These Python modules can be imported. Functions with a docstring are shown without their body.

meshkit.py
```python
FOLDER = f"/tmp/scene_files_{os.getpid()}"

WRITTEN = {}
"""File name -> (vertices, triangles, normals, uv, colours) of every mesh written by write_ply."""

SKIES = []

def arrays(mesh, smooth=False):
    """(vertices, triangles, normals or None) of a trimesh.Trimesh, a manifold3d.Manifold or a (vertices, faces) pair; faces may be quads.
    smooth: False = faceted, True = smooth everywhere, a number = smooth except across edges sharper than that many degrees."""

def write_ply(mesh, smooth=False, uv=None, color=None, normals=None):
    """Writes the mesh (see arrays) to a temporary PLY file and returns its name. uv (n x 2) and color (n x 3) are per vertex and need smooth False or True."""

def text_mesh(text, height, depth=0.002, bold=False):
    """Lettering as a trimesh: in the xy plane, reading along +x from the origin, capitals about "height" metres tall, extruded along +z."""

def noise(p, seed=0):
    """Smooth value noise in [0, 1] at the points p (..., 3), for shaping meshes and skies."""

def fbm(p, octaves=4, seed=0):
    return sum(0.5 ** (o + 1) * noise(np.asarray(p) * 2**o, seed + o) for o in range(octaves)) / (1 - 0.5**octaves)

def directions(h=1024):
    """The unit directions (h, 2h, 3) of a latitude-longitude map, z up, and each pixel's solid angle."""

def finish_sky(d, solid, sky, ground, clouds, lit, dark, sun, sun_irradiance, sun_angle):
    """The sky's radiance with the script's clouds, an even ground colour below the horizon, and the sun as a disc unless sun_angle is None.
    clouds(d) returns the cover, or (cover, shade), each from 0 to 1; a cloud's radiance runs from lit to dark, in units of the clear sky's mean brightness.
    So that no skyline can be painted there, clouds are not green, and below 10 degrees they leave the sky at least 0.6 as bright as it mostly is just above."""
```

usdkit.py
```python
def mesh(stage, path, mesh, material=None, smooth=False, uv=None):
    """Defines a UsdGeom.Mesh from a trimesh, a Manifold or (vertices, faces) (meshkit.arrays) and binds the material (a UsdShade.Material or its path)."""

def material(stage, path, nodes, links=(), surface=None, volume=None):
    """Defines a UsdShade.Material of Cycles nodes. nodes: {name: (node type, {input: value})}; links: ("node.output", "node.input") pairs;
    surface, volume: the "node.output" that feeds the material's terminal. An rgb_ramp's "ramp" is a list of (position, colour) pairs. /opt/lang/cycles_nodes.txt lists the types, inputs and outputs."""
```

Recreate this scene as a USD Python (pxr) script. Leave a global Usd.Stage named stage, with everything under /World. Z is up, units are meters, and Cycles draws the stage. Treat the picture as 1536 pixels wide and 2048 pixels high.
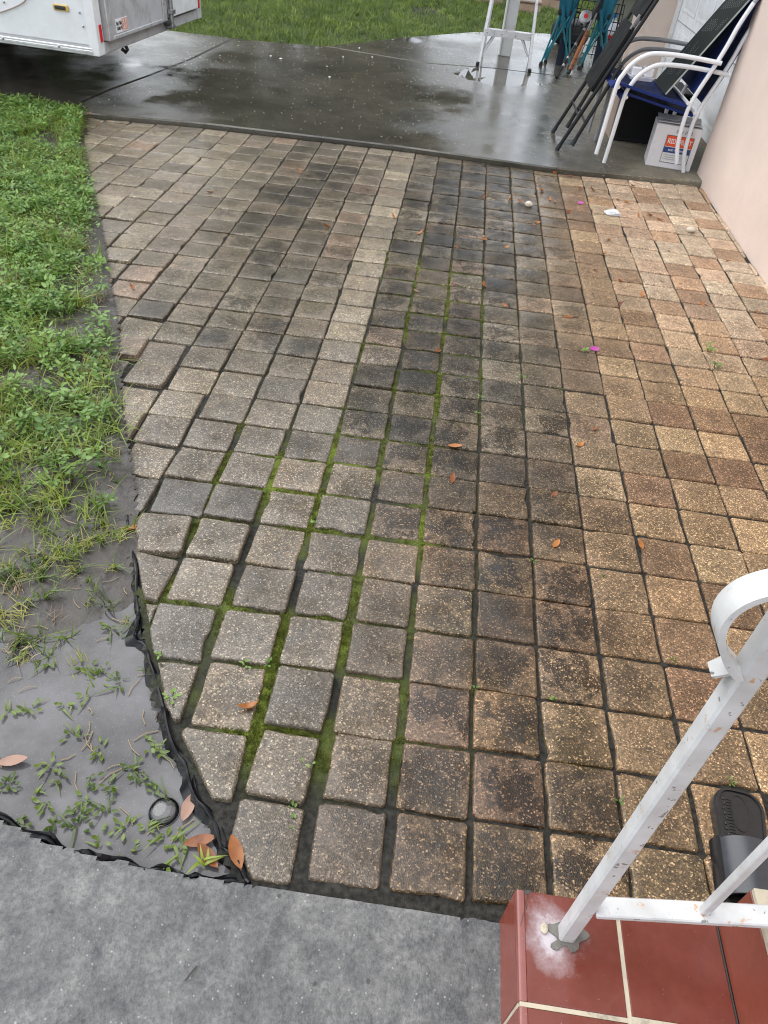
import math, random, numpy as np, trimesh, shapely, usdkit, meshkit
from shapely.geometry import Polygon, LineString, Point, box as sbox
from shapely.ops import split
from pxr import Usd, UsdGeom, UsdLux, UsdShade, Gf, Sdf, Vt
stage = Usd.Stage.CreateInMemory()
UsdGeom.SetStageUpAxis(stage, 'Z'); UsdGeom.SetStageMetersPerUnit(stage, 1.0)
UsdGeom.Xform.Define(stage, '/World'); UsdGeom.Scope.Define(stage, '/World/Looks')
rnd = random.Random(7); nr = np.random.RandomState(7)
# ------------------------------------------------------------------ camera
P = 0.157
FOC = 1461.95; PITCH, ROLL, YAW = 0.722220566, 0.118366980, -0.0344089134
cp_, sp_ = math.cos(PITCH), math.sin(PITCH)
FW = np.array([math.sin(YAW)*cp_, math.cos(YAW)*cp_, -sp_]); r_ = np.array([math.cos(YAW), -math.sin(YAW), 0]); u_ = np.cross(r_, FW)
RT = math.cos(ROLL)*r_ + math.sin(ROLL)*u_; UP = -math.sin(ROLL)*r_ + math.cos(ROLL)*u_
EYE = np.array([0.59506*P, -3.56807*P, 9.0273*P])
cam = UsdGeom.Camera.Define(stage, '/World/camera')
cam.AddTransformOp().Set(Gf.Matrix4d(*[*map(float, RT), 0], *[*map(float, UP), 0], *[*map(float, -FW), 0], *[*map(float, EYE), 1]))
cam.CreateHorizontalApertureAttr(24.0); cam.CreateVerticalApertureAttr(32.0); cam.CreateFocalLengthAttr(FOC/1536*24.0)
cam.CreateClippingRangeAttr(Gf.Vec2f(0.05, 500)); cam.CreateExposureAttr(1.08)
# ------------------------------------------------------------------ sky and sun (overcast, raining)
SUN = np.array([-0.55, 0.25, 0.85]); SUN /= np.linalg.norm(SUN)
sky = usdkit.material(stage, '/World/Looks/sky_material', {
    'sky': ('sky_texture', {'sky_type': 'single_scattering', 'sun_disc': False, 'sun_elevation': math.asin(SUN[2]), 'sun_rotation': math.atan2(SUN[0], SUN[1]), 'aerosol_density': 3.0}),
    'tc': ('texture_coordinate', {}), 'n': ('noise_texture', {'scale': 3.0, 'detail': 6.0, 'roughness': .6}),
    'ramp': ('rgb_ramp', {'ramp': [(0.33, (3.4, 3.75, 4.3)), (0.67, (9.2, 9.6, 10.1))]}),
    'mix': ('mix_color', {'fac': 0.93}), 'bg': ('background_shader', {'strength': 0.12})},
    [('tc.generated', 'n.vector'), ('n.fac', 'ramp.fac'), ('sky.color', 'mix.a'), ('ramp.color', 'mix.b'), ('mix.result', 'bg.color')], surface='bg.background')
dome = UsdLux.DomeLight.Define(stage, '/World/sky'); UsdShade.MaterialBindingAPI.Apply(dome.GetPrim()).Bind(sky)
dome.GetPrim().SetCustomDataByKey('kind', 'structure')
sun = UsdLux.DistantLight.Define(stage, '/World/sun'); sun.CreateIntensityAttr(0.3); sun.CreateAngleAttr(64.0); sun.CreateNormalizeAttr(True); sun.CreateColorAttr(Gf.Vec3f(1, .97, .93))
zax = SUN; xax = np.cross([0, 0, 1.], zax); xax /= np.linalg.norm(xax); yax = np.cross(zax, xax)
sun.AddTransformOp().Set(Gf.Matrix4d(*[*map(float, xax), 0], *[*map(float, yax), 0], *[*map(float, zax), 0], 0, 0, 0, 1))

# ------------------------------------------------------------------ helpers
def ray(x, y): return FW + (x-768)/FOC*RT - (y-1024)/FOC*UP
def G(x, y, z=0.0):
    d = ray(x, y); return EYE + d*((z-EYE[2])/d[2])
def atY(x, y, Y):
    d = ray(x, y); return EYE + d*((Y-EYE[1])/d[1])
_used = {}
def numbered(parent, name):
    k = (parent, name); n = _used.get(k, 0); _used[k] = n+1
    return f'{parent}/{name}' if n == 0 else f'{parent}/{name}_{n:03d}'
def cd(prim, **kw):
    for k, v in kw.items():
        if v: prim.SetCustomDataByKey({'cat': 'category'}.get(k, k), v)
def cat(*ms):
    vs, fs, n = [], [], 0
    for m in ms:
        v, f, _ = meshkit.arrays(m); vs.append(v); fs.append(f+n); n += len(v)
    return np.vstack(vs), np.vstack(fs)
class Thing:
    """a top-level Xform at the thing's base; parts are given in world coordinates"""
    def __init__(s, name, label=None, category=None, base=(0, 0, 0), group=None, kind=None):
        s.path = numbered('/World', name); s.base = np.array(base, float); s.off = s.base
        s.x = UsdGeom.Xform.Define(stage, s.path); s.x.AddTranslateOp().Set(Gf.Vec3d(*map(float, base)))
        cd(s.x.GetPrim(), label=label, cat=category, group=group, kind=kind)
    def part(s, name, mesh, mat, smooth=30, under=None, label=None, kind=None, uv=None, pv=None):
        p = numbered(under or s.path, name)
        v, f, _ = meshkit.arrays(mesh)
        m = usdkit.mesh(stage, p, (v-s.base, f), M[mat] if isinstance(mat, str) else mat, smooth, uv)
        if pv:
            for k, a in pv.items(): addpv(m, k, a)
        cd(m.GetPrim(), label=label, kind=kind)
        return p
def addpv(m, k, a):
    a = np.asarray(a, np.float32); api = UsdGeom.PrimvarsAPI(m)
    if a.ndim == 2: api.CreatePrimvar(k, Sdf.ValueTypeNames.Color3fArray, 'vertex').Set(Vt.Vec3fArray.FromNumpy(a))
    else: api.CreatePrimvar(k, Sdf.ValueTypeNames.FloatArray, 'vertex').Set(Vt.FloatArray.FromNumpy(a))
def single(name, mesh, mat, label=None, category=None, group=None, kind=None, smooth=30, uv=None, pv=None):
    p = numbered('/World', name)
    m = usdkit.mesh(stage, p, mesh, M[mat] if isinstance(mat, str) else mat, smooth, uv)
    if pv:
        for k, a in pv.items(): addpv(m, k, a)
    cd(m.GetPrim(), label=label, cat=category, group=group, kind=kind)
    return m
def box(x0, x1, y0, y1, z0, z1, b=0.0):
    if b <= 0:
        m = trimesh.creation.box([x1-x0, y1-y0, z1-z0]); m.apply_translation([(x0+x1)/2, (y0+y1)/2, (z0+z1)/2]); return m
    pts = [(X, Y, Z) for sx in (0, 1) for sy in (0, 1) for sz in (0, 1) for (X, Y, Z) in (
        ((x0, x1)[sx], (y0+b, y1-b)[sy], (z0+b, z1-b)[sz]), ((x0+b, x1-b)[sx], (y0, y1)[sy], (z0+b, z1-b)[sz]), ((x0+b, x1-b)[sx], (y0+b, y1-b)[sy], (z0, z1)[sz]))]
    return trimesh.convex.convex_hull(np.array(pts))
def obox(c, ax, ay, az, sx, sy, sz, b=0.0):
    """oriented box: centre, three unit axes, full sizes"""
    m = box(-sx/2, sx/2, -sy/2, sy/2, -sz/2, sz/2, b); v = np.array(m.vertices)
    return (np.asarray(c) + v[:, :1]*np.asarray(ax) + v[:, 1:2]*np.asarray(ay) + v[:, 2:3]*np.asarray(az), np.array(m.faces))
def smoothline(pts, n=6):
    p = np.asarray(pts, float); out = []
    for i in range(len(p)-1):
        p0, p1, p2, p3 = p[max(i-1, 0)], p[i], p[i+1], p[min(i+2, len(p)-1)]
        for t in np.linspace(0, 1, n, endpoint=False):
            out.append(.5*((2*p1)+(-p0+p2)*t+(2*p0-5*p1+4*p2-p3)*t*t+(-p0+3*p1-3*p2+p3)*t**3))
    out.append(p[-1]); return np.array(out)
def tube(pts, r, sides=10, caps=True):
    p = np.asarray(pts, float); n = len(p); r = np.broadcast_to(r, (n,))
    t = np.gradient(p, axis=0); t /= np.linalg.norm(t, axis=1, keepdims=True)+1e-12
    a = np.zeros_like(p); ref = np.array([0, 0, 1.]) if abs(t[0, 2]) < .9 else np.array([1., 0, 0])
    a[0] = np.cross(t[0], ref)
    for i in range(1, n): a[i] = a[i-1]-t[i]*(a[i-1]@t[i])
    a /= np.linalg.norm(a, axis=1, keepdims=True); b = np.cross(t, a)
    ang = np.arange(sides)*2*np.pi/sides
    v = (p[:, None]+r[:, None, None]*(np.cos(ang)[None, :, None]*a[:, None]+np.sin(ang)[None, :, None]*b[:, None])).reshape(-1, 3)
    f = [[i*sides+j, i*sides+(j+1) % sides, (i+1)*sides+(j+1) % sides, (i+1)*sides+j] for i in range(n-1) for j in range(sides)]
    f = [q for (A, B, C, D) in f for q in ((A, B, C), (A, C, D))]
    if caps:
        v = np.vstack([v, p[0], p[-1]]); k = len(v)
        f += [(k-2, (j+1) % sides, j) for j in range(sides)] + [(k-1, (n-1)*sides+j, (n-1)*sides+(j+1) % sides) for j in range(sides)]
    return v, np.array(f)
def ribbon(pts, wdir, w, th):
    """flat bar swept along pts, width w along wdir (constant or per point), thickness th"""
    p = np.asarray(pts, float); n = len(p); W = np.broadcast_to(np.asarray(wdir, float), p.shape); W = W/np.linalg.norm(W, axis=1, keepdims=True)
    t = np.gradient(p, axis=0); t /= np.linalg.norm(t, axis=1, keepdims=True)
    N = np.cross(t, W); N /= np.linalg.norm(N, axis=1, keepdims=True)
    w = np.broadcast_to(w, (n,))[:, None]
    v = np.stack([p-W*w/2-N*th/2, p+W*w/2-N*th/2, p+W*w/2+N*th/2, p-W*w/2+N*th/2], 1).reshape(-1, 3)
    f = [(i*4+j, i*4+(j+1) % 4, i*4+4+(j+1) % 4, i*4+4+j) for i in range(n-1) for j in range(4)]
    f = [q for (A, B, C, D) in f for q in ((A, B, C), (A, C, D))]+[(0, 2, 1), (0, 3, 2)]+[(4*n-4, 4*n-3, 4*n-2), (4*n-4, 4*n-2, 4*n-1)]
    return v, np.array(f)
def prism(poly, z0, z1):
    ms = []
    for g in getattr(poly, 'geoms', [poly]):
        if g.geom_type == 'Polygon' and g.area > 1e-7:
            m = trimesh.creation.extrude_polygon(g, z1-z0, engine='earcut'); m.apply_translation([0, 0, z0]); ms.append(m)
    return cat(*ms)
def xf(m, c, ax, ay, az):
    v, f, _ = meshkit.arrays(m); return np.asarray(c, float)+v[:, :1]*np.asarray(ax, float)+v[:, 1:2]*np.asarray(ay, float)+v[:, 2:3]*np.asarray(az, float), f
def grid(xs, ys, zf):
    X, Y = np.meshgrid(xs, ys); Z = zf(X, Y); v = np.stack([X, Y, Z], -1).reshape(-1, 3); nx, ny = len(xs), len(ys)
    i, j = np.meshgrid(np.arange(ny-1), np.arange(nx-1), indexing='ij'); a = (i*nx+j).ravel()
    return v, np.vstack([np.stack([a, a+1, a+nx+1], 1), np.stack([a, a+nx+1, a+nx], 1)])
def fbm(x, y, s, o=4, seed=0): return meshkit.fbm(np.stack([np.asarray(x)*s, np.asarray(y)*s, np.zeros_like(np.asarray(x, float))+.37], -1), o, seed)
def nz(x, y, s, seed=0): return meshkit.noise(np.stack([np.asarray(x)*s, np.asarray(y)*s, np.zeros_like(np.asarray(x, float))+.71], -1), seed)

# ------------------------------------------------------------------ materials
M = {}
def mat(name, nodes, links, surface='p.BSDF'): M[name] = usdkit.material(stage, '/World/Looks/'+name, nodes, links, surface)
def plain(name, col, rough=.5, spec=.5, metal=0., bump=0., bscale=80., var=.25, vscale=9., dirt=None, dscale=6., coat=0.):
    """plain finish with uneven tone, faint relief and optional dirt blotches"""
    c = np.array(col)
    nodes = {'g': ('geometry', {}), 'n': ('noise_texture', {'scale': vscale, 'detail': 5., 'roughness': .65}),
             'r': ('rgb_ramp', {'ramp': [(.25, tuple(c*(1-var))), (.75, tuple(np.minimum(c*(1+var*.6), 1)))]}),
             'rr': ('map_range', {'from_min': .3, 'from_max': .7, 'to_min': max(rough-.12, .02), 'to_max': min(rough+.12, 1.)}),
             'p': ('principled_bsdf', {'metallic': metal, 'specular_ior_level': spec, 'coat_weight': coat})}
    links = [('g.position', 'n.vector'), ('n.fac', 'r.fac'), ('n.fac', 'rr.value'), ('rr.result', 'p.roughness')]
    out = 'r.color'
    if dirt is not None:
        nodes |= {'dn': ('noise_texture', {'scale': dscale, 'detail': 8., 'roughness': .7}), 'dr': ('rgb_ramp', {'ramp': [(.55, (0, 0, 0)), (.72, (1, 1, 1))]}), 'dm': ('mix_color', {'b': dirt})}
        links += [('g.position', 'dn.vector'), ('dn.fac', 'dr.fac'), ('dr.color', 'dm.fac'), (out, 'dm.a')]; out = 'dm.result'
    links.append((out, 'p.base_color'))
    if bump:
        nodes |= {'bn': ('noise_texture', {'scale': bscale, 'detail': 4.}), 'b': ('bump', {'strength': bump, 'distance': .004})}
        links += [('g.position', 'bn.vector'), ('bn.fac', 'b.height'), ('b.normal', 'p.normal')]
    mat(name, nodes, links)
# pavers: exposed aggregate; tint, stain, moss and wet come from the paver
mat('paver_material', {
    'g': ('geometry', {}), 'uv': ('uvmap', {'attribute': 'st'}), 'tint': ('attribute', {'attribute': 'tint'}), 'stain': ('attribute', {'attribute': 'stain'}), 'wet': ('attribute', {'attribute': 'wet'}),
    'v': ('voronoi_texture', {'scale': 330., 'randomness': 1.}), 'vs': ('separate_color', {}), 'vr': ('rgb_ramp', {'ramp': [(0, (.42, .40, .38)), (.35, (.74, .72, .70)), (.62, (1.12, 1.08, 1.02)), (.84, (1.45, 1.38, 1.28)), (.93, (2.1, 2.05, 1.95)), (1, (3.4, 3.4, 3.3))]}),
    'n1': ('noise_texture', {'scale': 190., 'detail': 3., 'roughness': .7}), 'n1r': ('rgb_ramp', {'ramp': [(.3, (.55, .54, .53)), (.7, (1.35, 1.33, 1.3))]}),
    'n2': ('noise_texture', {'scale': 19., 'detail': 6., 'roughness': .7}), 'n2r': ('rgb_ramp', {'ramp': [(.3, (.48, .47, .46)), (.7, (1.32, 1.31, 1.27))]}),
    'm1': ('mix_color', {'blend_type': 'multiply', 'fac': .85, 'use_clamp': False}), 'm2': ('mix_color', {'blend_type': 'multiply', 'fac': .9, 'use_clamp': False}), 'm3': ('mix_color', {'blend_type': 'multiply', 'fac': 1., 'use_clamp': False}),
    'len': ('vector_math', {'math_type': 'length'}), 'sx': ('math', {'math_type': 'multiply', 'value2': -.42}), 'sn': ('math', {'math_type': 'multiply_add', 'value2': 2.6, 'value3': -.86}),
    'sa': ('math', {'math_type': 'add'}), 'sr': ('map_range', {'from_min': .0, 'from_max': .22, 'to_min': 0., 'to_max': 1., 'clamp': True}), 'sm': ('math', {'math_type': 'multiply'}),
    'dark': ('mix_color', {'blend_type': 'multiply', 'b': (.13, .105, .05)}),
    'fn': ('noise_texture', {'scale': 4.2, 'detail': 9., 'roughness': .78}), 'fr': ('rgb_ramp', {'ramp': [(.45, (0, 0, 0)), (.58, (1, 1, 1))]}), 'fk': ('math', {'math_type': 'multiply'}), 'film': ('mix_color', {'blend_type': 'multiply', 'b': (.24, .235, .12)}), 'fa': ('attribute', {'attribute': 'film'}),
    'bs': ('noise_texture', {'scale': 33., 'detail': 3., 'roughness': .6}), 'bsr': ('rgb_ramp', {'ramp': [(.64, (0, 0, 0)), (.68, (.7, .7, .7))]}), 'bm': ('mix_color', {'b': (.025, .024, .018)}),
    'rn': ('noise_texture', {'scale': 9., 'detail': 4.}), 'rr': ('map_range', {'from_min': .35, 'from_max': .65, 'to_min': .8, 'to_max': 1.15}), 'rw': ('map_range', {'from_min': 0., 'from_max': 1., 'to_min': .75, 'to_max': .36, 'clamp': True}), 'rm': ('math', {'math_type': 'multiply', 'use_clamp': True}),
    'h': ('math', {'math_type': 'multiply_add', 'value2': .7}), 'b': ('bump', {'strength': .7, 'distance': .0016}),
    'cw': ('math', {'math_type': 'multiply', 'use_clamp': True}), 'cn': ('noise_texture', {'scale': 7., 'detail': 5., 'roughness': .65}), 'cr': ('map_range', {'from_min': .36, 'from_max': .60, 'to_min': .15, 'to_max': 1.2, 'clamp': True}), 'b2': ('bump', {'strength': .22, 'distance': .0012}), 'gk': ('map_range', {'from_min': .80, 'from_max': .95, 'to_min': 1., 'to_max': .45, 'clamp': True}), 'sg': ('math', {'math_type': 'multiply'}), 'fg': ('math', {'math_type': 'multiply'}),
    'hue': ('hsv', {'saturation': .98, 'value': .82}),
    'p': ('principled_bsdf', {'specular_ior_level': .3, 'coat_roughness': .13, 'coat_ior': 1.36})},
    [('g.position', 'v.vector'), ('g.position', 'n1.vector'), ('g.position', 'n2.vector'), ('g.position', 'rn.vector'), ('g.position', 'bs.vector'), ('v.color', 'vs.color'), ('vs.r', 'vr.fac'), ('n1.fac', 'n1r.fac'), ('n2.fac', 'n2r.fac'),
     ('tint.color', 'm1.a'), ('vr.color', 'm1.b'), ('m1.result', 'm2.a'), ('n1r.color', 'm2.b'), ('m2.result', 'm3.a'), ('n2r.color', 'm3.b'),
     ('uv.UV', 'len.vector1'), ('len.value', 'sx.value1'), ('n2.fac', 'sn.value1'), ('sx.value', 'sa.value1'), ('sn.value', 'sa.value2'), ('sa.value', 'sr.value'), ('sr.result', 'sm.value1'), ('stain.fac', 'sm.value2'),
     ('m3.result', 'dark.a'), ('vs.r', 'gk.value'), ('sm.value', 'sg.value1'), ('gk.result', 'sg.value2'), ('sg.value', 'dark.fac'), ('g.position', 'fn.vector'), ('fn.fac', 'fr.fac'), ('fr.color', 'fk.value1'), ('fa.fac', 'fk.value2'), ('fk.value', 'fg.value1'), ('gk.result', 'fg.value2'), ('fg.value', 'film.fac'), ('dark.result', 'film.a'), ('film.result', 'bm.a'), ('bs.fac', 'bsr.fac'), ('bsr.color', 'bm.fac'), ('bm.result', 'hue.color'), ('hue.color', 'p.base_color'), ('g.position', 'cn.vector'), ('cn.fac', 'cr.value'), ('cr.result', 'cw.value1'), ('wet.fac', 'cw.value2'), ('cw.value', 'p.coat_weight'), ('h.value', 'b2.height'), ('b2.normal', 'p.coat_normal'),
     ('rn.fac', 'rr.value'), ('wet.fac', 'rw.value'), ('rr.result', 'rm.value1'), ('rw.result', 'rm.value2'), ('rm.value', 'p.roughness'),
     ('n1.fac', 'h.value1'), ('v.distance', 'h.value3'), ('h.value', 'b.height'), ('b.normal', 'p.normal')])
# joint bed: wet sand, moss where the mesh says so
mat('joint_material', {
    'g': ('geometry', {}), 'moss': ('attribute', {'attribute': 'moss'}), 'n': ('noise_texture', {'scale': 90., 'detail': 5.}), 'r': ('rgb_ramp', {'ramp': [(.3, (.006, .006, .005)), (.7, (.042, .040, .034))]}),
    'n3': ('noise_texture', {'scale': 400., 'detail': 2.}), 'mr': ('rgb_ramp', {'ramp': [(.3, (.035, .05, .006)), (.7, (.16, .21, .018))]}), 'mx': ('mix_color', {}), 'b': ('bump', {'strength': .8, 'distance': .003}), 'p': ('principled_bsdf', {'roughness': .75, 'specular_ior_level': .25})},
    [('g.position', 'n.vector'), ('g.position', 'n3.vector'), ('n.fac', 'r.fac'), ('n3.fac', 'mr.fac'), ('r.color', 'mx.a'), ('mr.color', 'mx.b'), ('moss.fac', 'mx.fac'), ('mx.result', 'p.base_color'), ('n3.fac', 'b.height'), ('b.normal', 'p.normal')])
def concrete(name, dark, light, wet_lo, wet_hi, scale=3., speck=.5, streak=False, drymask=None):
    nodes = {'g': ('geometry', {}), 'n': ('noise_texture', {'scale': scale, 'detail': 12., 'roughness': .76, 'distortion': .2}), 'r': ('rgb_ramp', {'ramp': [(.28, dark), (.5, tuple(np.array(dark)*.5+np.array(light)*.5)), (.74, light)]}),
        'f': ('noise_texture', {'scale': 130., 'detail': 4., 'roughness': .75}), 'fr': ('rgb_ramp', {'ramp': [(.3, (.42, .42, .42)), (.7, (1.6, 1.6, 1.56))]}), 'm': ('mix_color', {'blend_type': 'multiply', 'fac': .8, 'use_clamp': False}),
        'v': ('voronoi_texture', {'scale': 95., 'randomness': 1.}), 'vr': ('rgb_ramp', {'ramp': [(.10, (speck,)*3), (.2, (0, 0, 0))]}), 'vs': ('separate_color', {}), 'vk': ('math', {'math_type': 'greater_than', 'value2': .74}), 'vm': ('math', {'math_type': 'multiply'}), 'mx': ('mix_color', {'b': (.5, .49, .46)}),
        'wn': ('noise_texture', {'scale': .9 if streak else 4., 'detail': 6., 'roughness': .6}), 'wr': ('map_range', {'from_min': .38, 'from_max': .62, 'to_min': wet_lo, 'to_max': wet_hi, 'clamp': True}),
        'b': ('bump', {'strength': .6, 'distance': .005}), 'p': ('principled_bsdf', {'specular_ior_level': .5})}
    links = [('g.position', 'n.vector'), ('n.fac', 'r.fac'), ('g.position', 'f.vector'), ('f.fac', 'fr.fac'), ('r.color', 'm.a'), ('fr.color', 'm.b'), ('g.position', 'v.vector'), ('v.distance', 'vr.fac'), ('v.color', 'vs.color'), ('vs.g', 'vk.value1'), ('vk.value', 'vm.value1'), ('vr.color', 'vm.value2'), ('vm.value', 'mx.fac'),
             ('m.result', 'mx.a'), ('g.position', 'wn.vector'), ('wn.fac', 'wr.value'), ('f.fac', 'b.height'), ('b.normal', 'p.normal')]
    col, rough = 'mx.result', 'wr.result'
    nodes |= {'pv': ('voronoi_texture', {'scale': 34.}), 'ps': ('separate_color', {}), 'pk': ('map_range', {'from_min': .72, 'from_max': 1., 'to_min': 0., 'to_max': .17, 'clamp': True}), 'pl': ('math', {'math_type': 'less_than'}), 'px': ('mix_color', {'blend_type': 'multiply', 'b': (.35, .34, .33), 'use_clamp': False}), 'pf': ('math', {'math_type': 'multiply', 'value2': .8})}
    links += [('g.position', 'pv.vector'), ('pv.color', 'ps.color'), ('ps.r', 'pk.value'), ('pv.distance', 'pl.value1'), ('pk.result', 'pl.value2'), ('pl.value', 'pf.value1'), ('pf.value', 'px.fac'), ('mx.result', 'px.a')]
    nodes |= {'bn2': ('noise_texture', {'scale': scale*.42, 'detail': 5., 'roughness': .6}), 'br2': ('rgb_ramp', {'ramp': [(.34, (.74, .74, .76)), (.66, (1.2, 1.19, 1.17))]}), 'bm2': ('mix_color', {'blend_type': 'multiply', 'fac': 1., 'use_clamp': False})}
    links += [('g.position', 'bn2.vector'), ('bn2.fac', 'br2.fac'), ('px.result', 'bm2.a'), ('br2.color', 'bm2.b')]; col = 'bm2.result'
    if drymask:
        # under the porch roof the slab stays dry: pale and rough, with a ragged edge
        nodes |= {'sp': ('separate_xyz', {}), 'dn': ('noise_texture', {'scale': 2.4, 'detail': 6., 'roughness': .6}), 'dx': ('math', {'math_type': 'multiply_add', 'value2': 1.0}), 'da': ('math', {'math_type': 'multiply_add', 'value2': 1.1}), 'dr': ('map_range', {'from_min': drymask[0], 'from_max': drymask[1], 'clamp': True}),
                  'dc': ('mix_color', {}), 'dl': ('mix_color', {'blend_type': 'multiply', 'fac': 1., 'b': drymask[2], 'use_clamp': False}), 'rmx': ('mix_float', {'b': .62}),
                  'yk': ('map_range', {'from_min': 7.2, 'from_max': 9.0, 'to_min': 0., 'to_max': -.9, 'clamp': True}),
                  'pd': ('vector_math', {'math_type': 'distance', 'vector2': (.42, 7.32, .03)}), 'pn': ('math', {'math_type': 'multiply_add', 'value2': -.75}), 'pr': ('map_range', {'from_min': -.02, 'from_max': .07, 'to_min': .008, 'to_max': 1., 'clamp': True}), 'pm': ('math', {'math_type': 'minimum'}), 'bst': ('map_range', {'from_min': .05, 'from_max': .35, 'to_min': .0, 'to_max': .6, 'clamp': True})}
        links += [('g.position', 'sp.vector'), ('g.position', 'dn.vector'), ('dn.fac', 'da.value1'), ('sp.y', 'yk.value'), ('sp.x', 'dx.value1'), ('yk.result', 'dx.value3'), ('dx.value', 'da.value3'), ('da.value', 'dr.value'), ('dr.result', 'dc.fac'), (col, 'dc.a'), (col, 'dl.a'), ('dl.result', 'dc.b'), (rough, 'rmx.a'), ('dr.result', 'rmx.fac'),
                  ('g.position', 'pd.vector1'), ('pd.value', 'pn.value3'), ('dn.fac', 'pn.value1'), ('pn.value', 'pr.value'), ('rmx.result', 'pm.value1'), ('pr.result', 'pm.value2'), ('pm.value', 'bst.value'), ('bst.result', 'b.strength')]
        col, rough = 'dc.result', 'pm.value'
    links += [(col, 'p.base_color'), (rough, 'p.roughness')]
    mat(name, nodes, links)
concrete('driveway_material', (.013, .0125, .0105), (.10, .090, .070), .05, .21, scale=1.6, speck=.75, streak=True, drymask=(1.35, 1.85, (2.9, 2.9, 2.75)))
concrete('walk_material', (.026, .029, .036), (.195, .194, .188), .18, .55, scale=15., speck=.45)
# soil, mud, lawn floor
plain('soil_material', (.045, .036, .027), .5, bump=1., bscale=45., var=.6, vscale=14.)
plain('mud_material', (.034, .027, .021), .42, bump=.8, bscale=60., var=.5, vscale=10.)
plain('far_soil_material', (.03, .034, .014), .8, bump=1., bscale=30., var=.6, vscale=3.)
mat('puddle_material', {'g': ('geometry', {}), 'n': ('noise_texture', {'scale': 5., 'detail': 6., 'roughness': .6}), 'r': ('rgb_ramp', {'ramp': [(.3, (.030, .029, .030)), (.62, (.125, .122, .128))]}),
    'v': ('voronoi_texture', {'scale': 140.}), 'vr': ('rgb_ramp', {'ramp': [(.08, (.25, .25, .25)), (.18, (0, 0, 0))]}), 'mx': ('mix_color', {'b': (.42, .42, .42)}), 'bn': ('noise_texture', {'scale': 55., 'detail': 3.}), 'b': ('bump', {'strength': .05, 'distance': .004}), 'p': ('principled_bsdf', {'roughness': .035, 'ior': 1.33, 'specular_ior_level': .6})},
    [('g.position', 'n.vector'), ('n.fac', 'r.fac'), ('g.position', 'v.vector'), ('v.distance', 'vr.fac'), ('r.color', 'mx.a'), ('vr.color', 'mx.fac'), ('mx.result', 'p.base_color'), ('g.position', 'bn.vector'), ('bn.fac', 'b.height'), ('b.normal', 'p.normal')])
def leafy(name, c1, c2, rough=.4, trans=.3, scale=25.):
    mat(name, {'oi': ('object_info', {}), 'g': ('geometry', {}), 'n': ('noise_texture', {'scale': scale, 'detail': 3.}), 'a': ('math', {'math_type': 'multiply_add', 'value2': .6}), 'k': ('math', {'math_type': 'multiply', 'value2': .5}), 'r': ('rgb_ramp', {'ramp': [(.2, c1), (.8, c2)]}), 'p': ('principled_bsdf', {'roughness': rough}), 't': ('translucent_bsdf', {}), 'm': ('mix_closure', {'fac': trans})},
        [('g.position', 'n.vector'), ('oi.random', 'k.value1'), ('n.fac', 'a.value1'), ('k.value', 'a.value3'), ('a.value', 'r.fac'), ('r.color', 'p.base_color'), ('r.color', 't.color'), ('p.BSDF', 'm.closure1'), ('t.BSDF', 'm.closure2')], surface='m.closure')
leafy('grass_material', (.085, .155, .018), (.29, .37, .055), .4, .36)
leafy('yellow_grass_material', (.20, .22, .04), (.36, .36, .08))
leafy('weed_material', (.07, .16, .03), (.23, .37, .085), .4, .35)
leafy('far_grass_material', (.035, .075, .012), (.13, .19, .038), .55)
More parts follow.
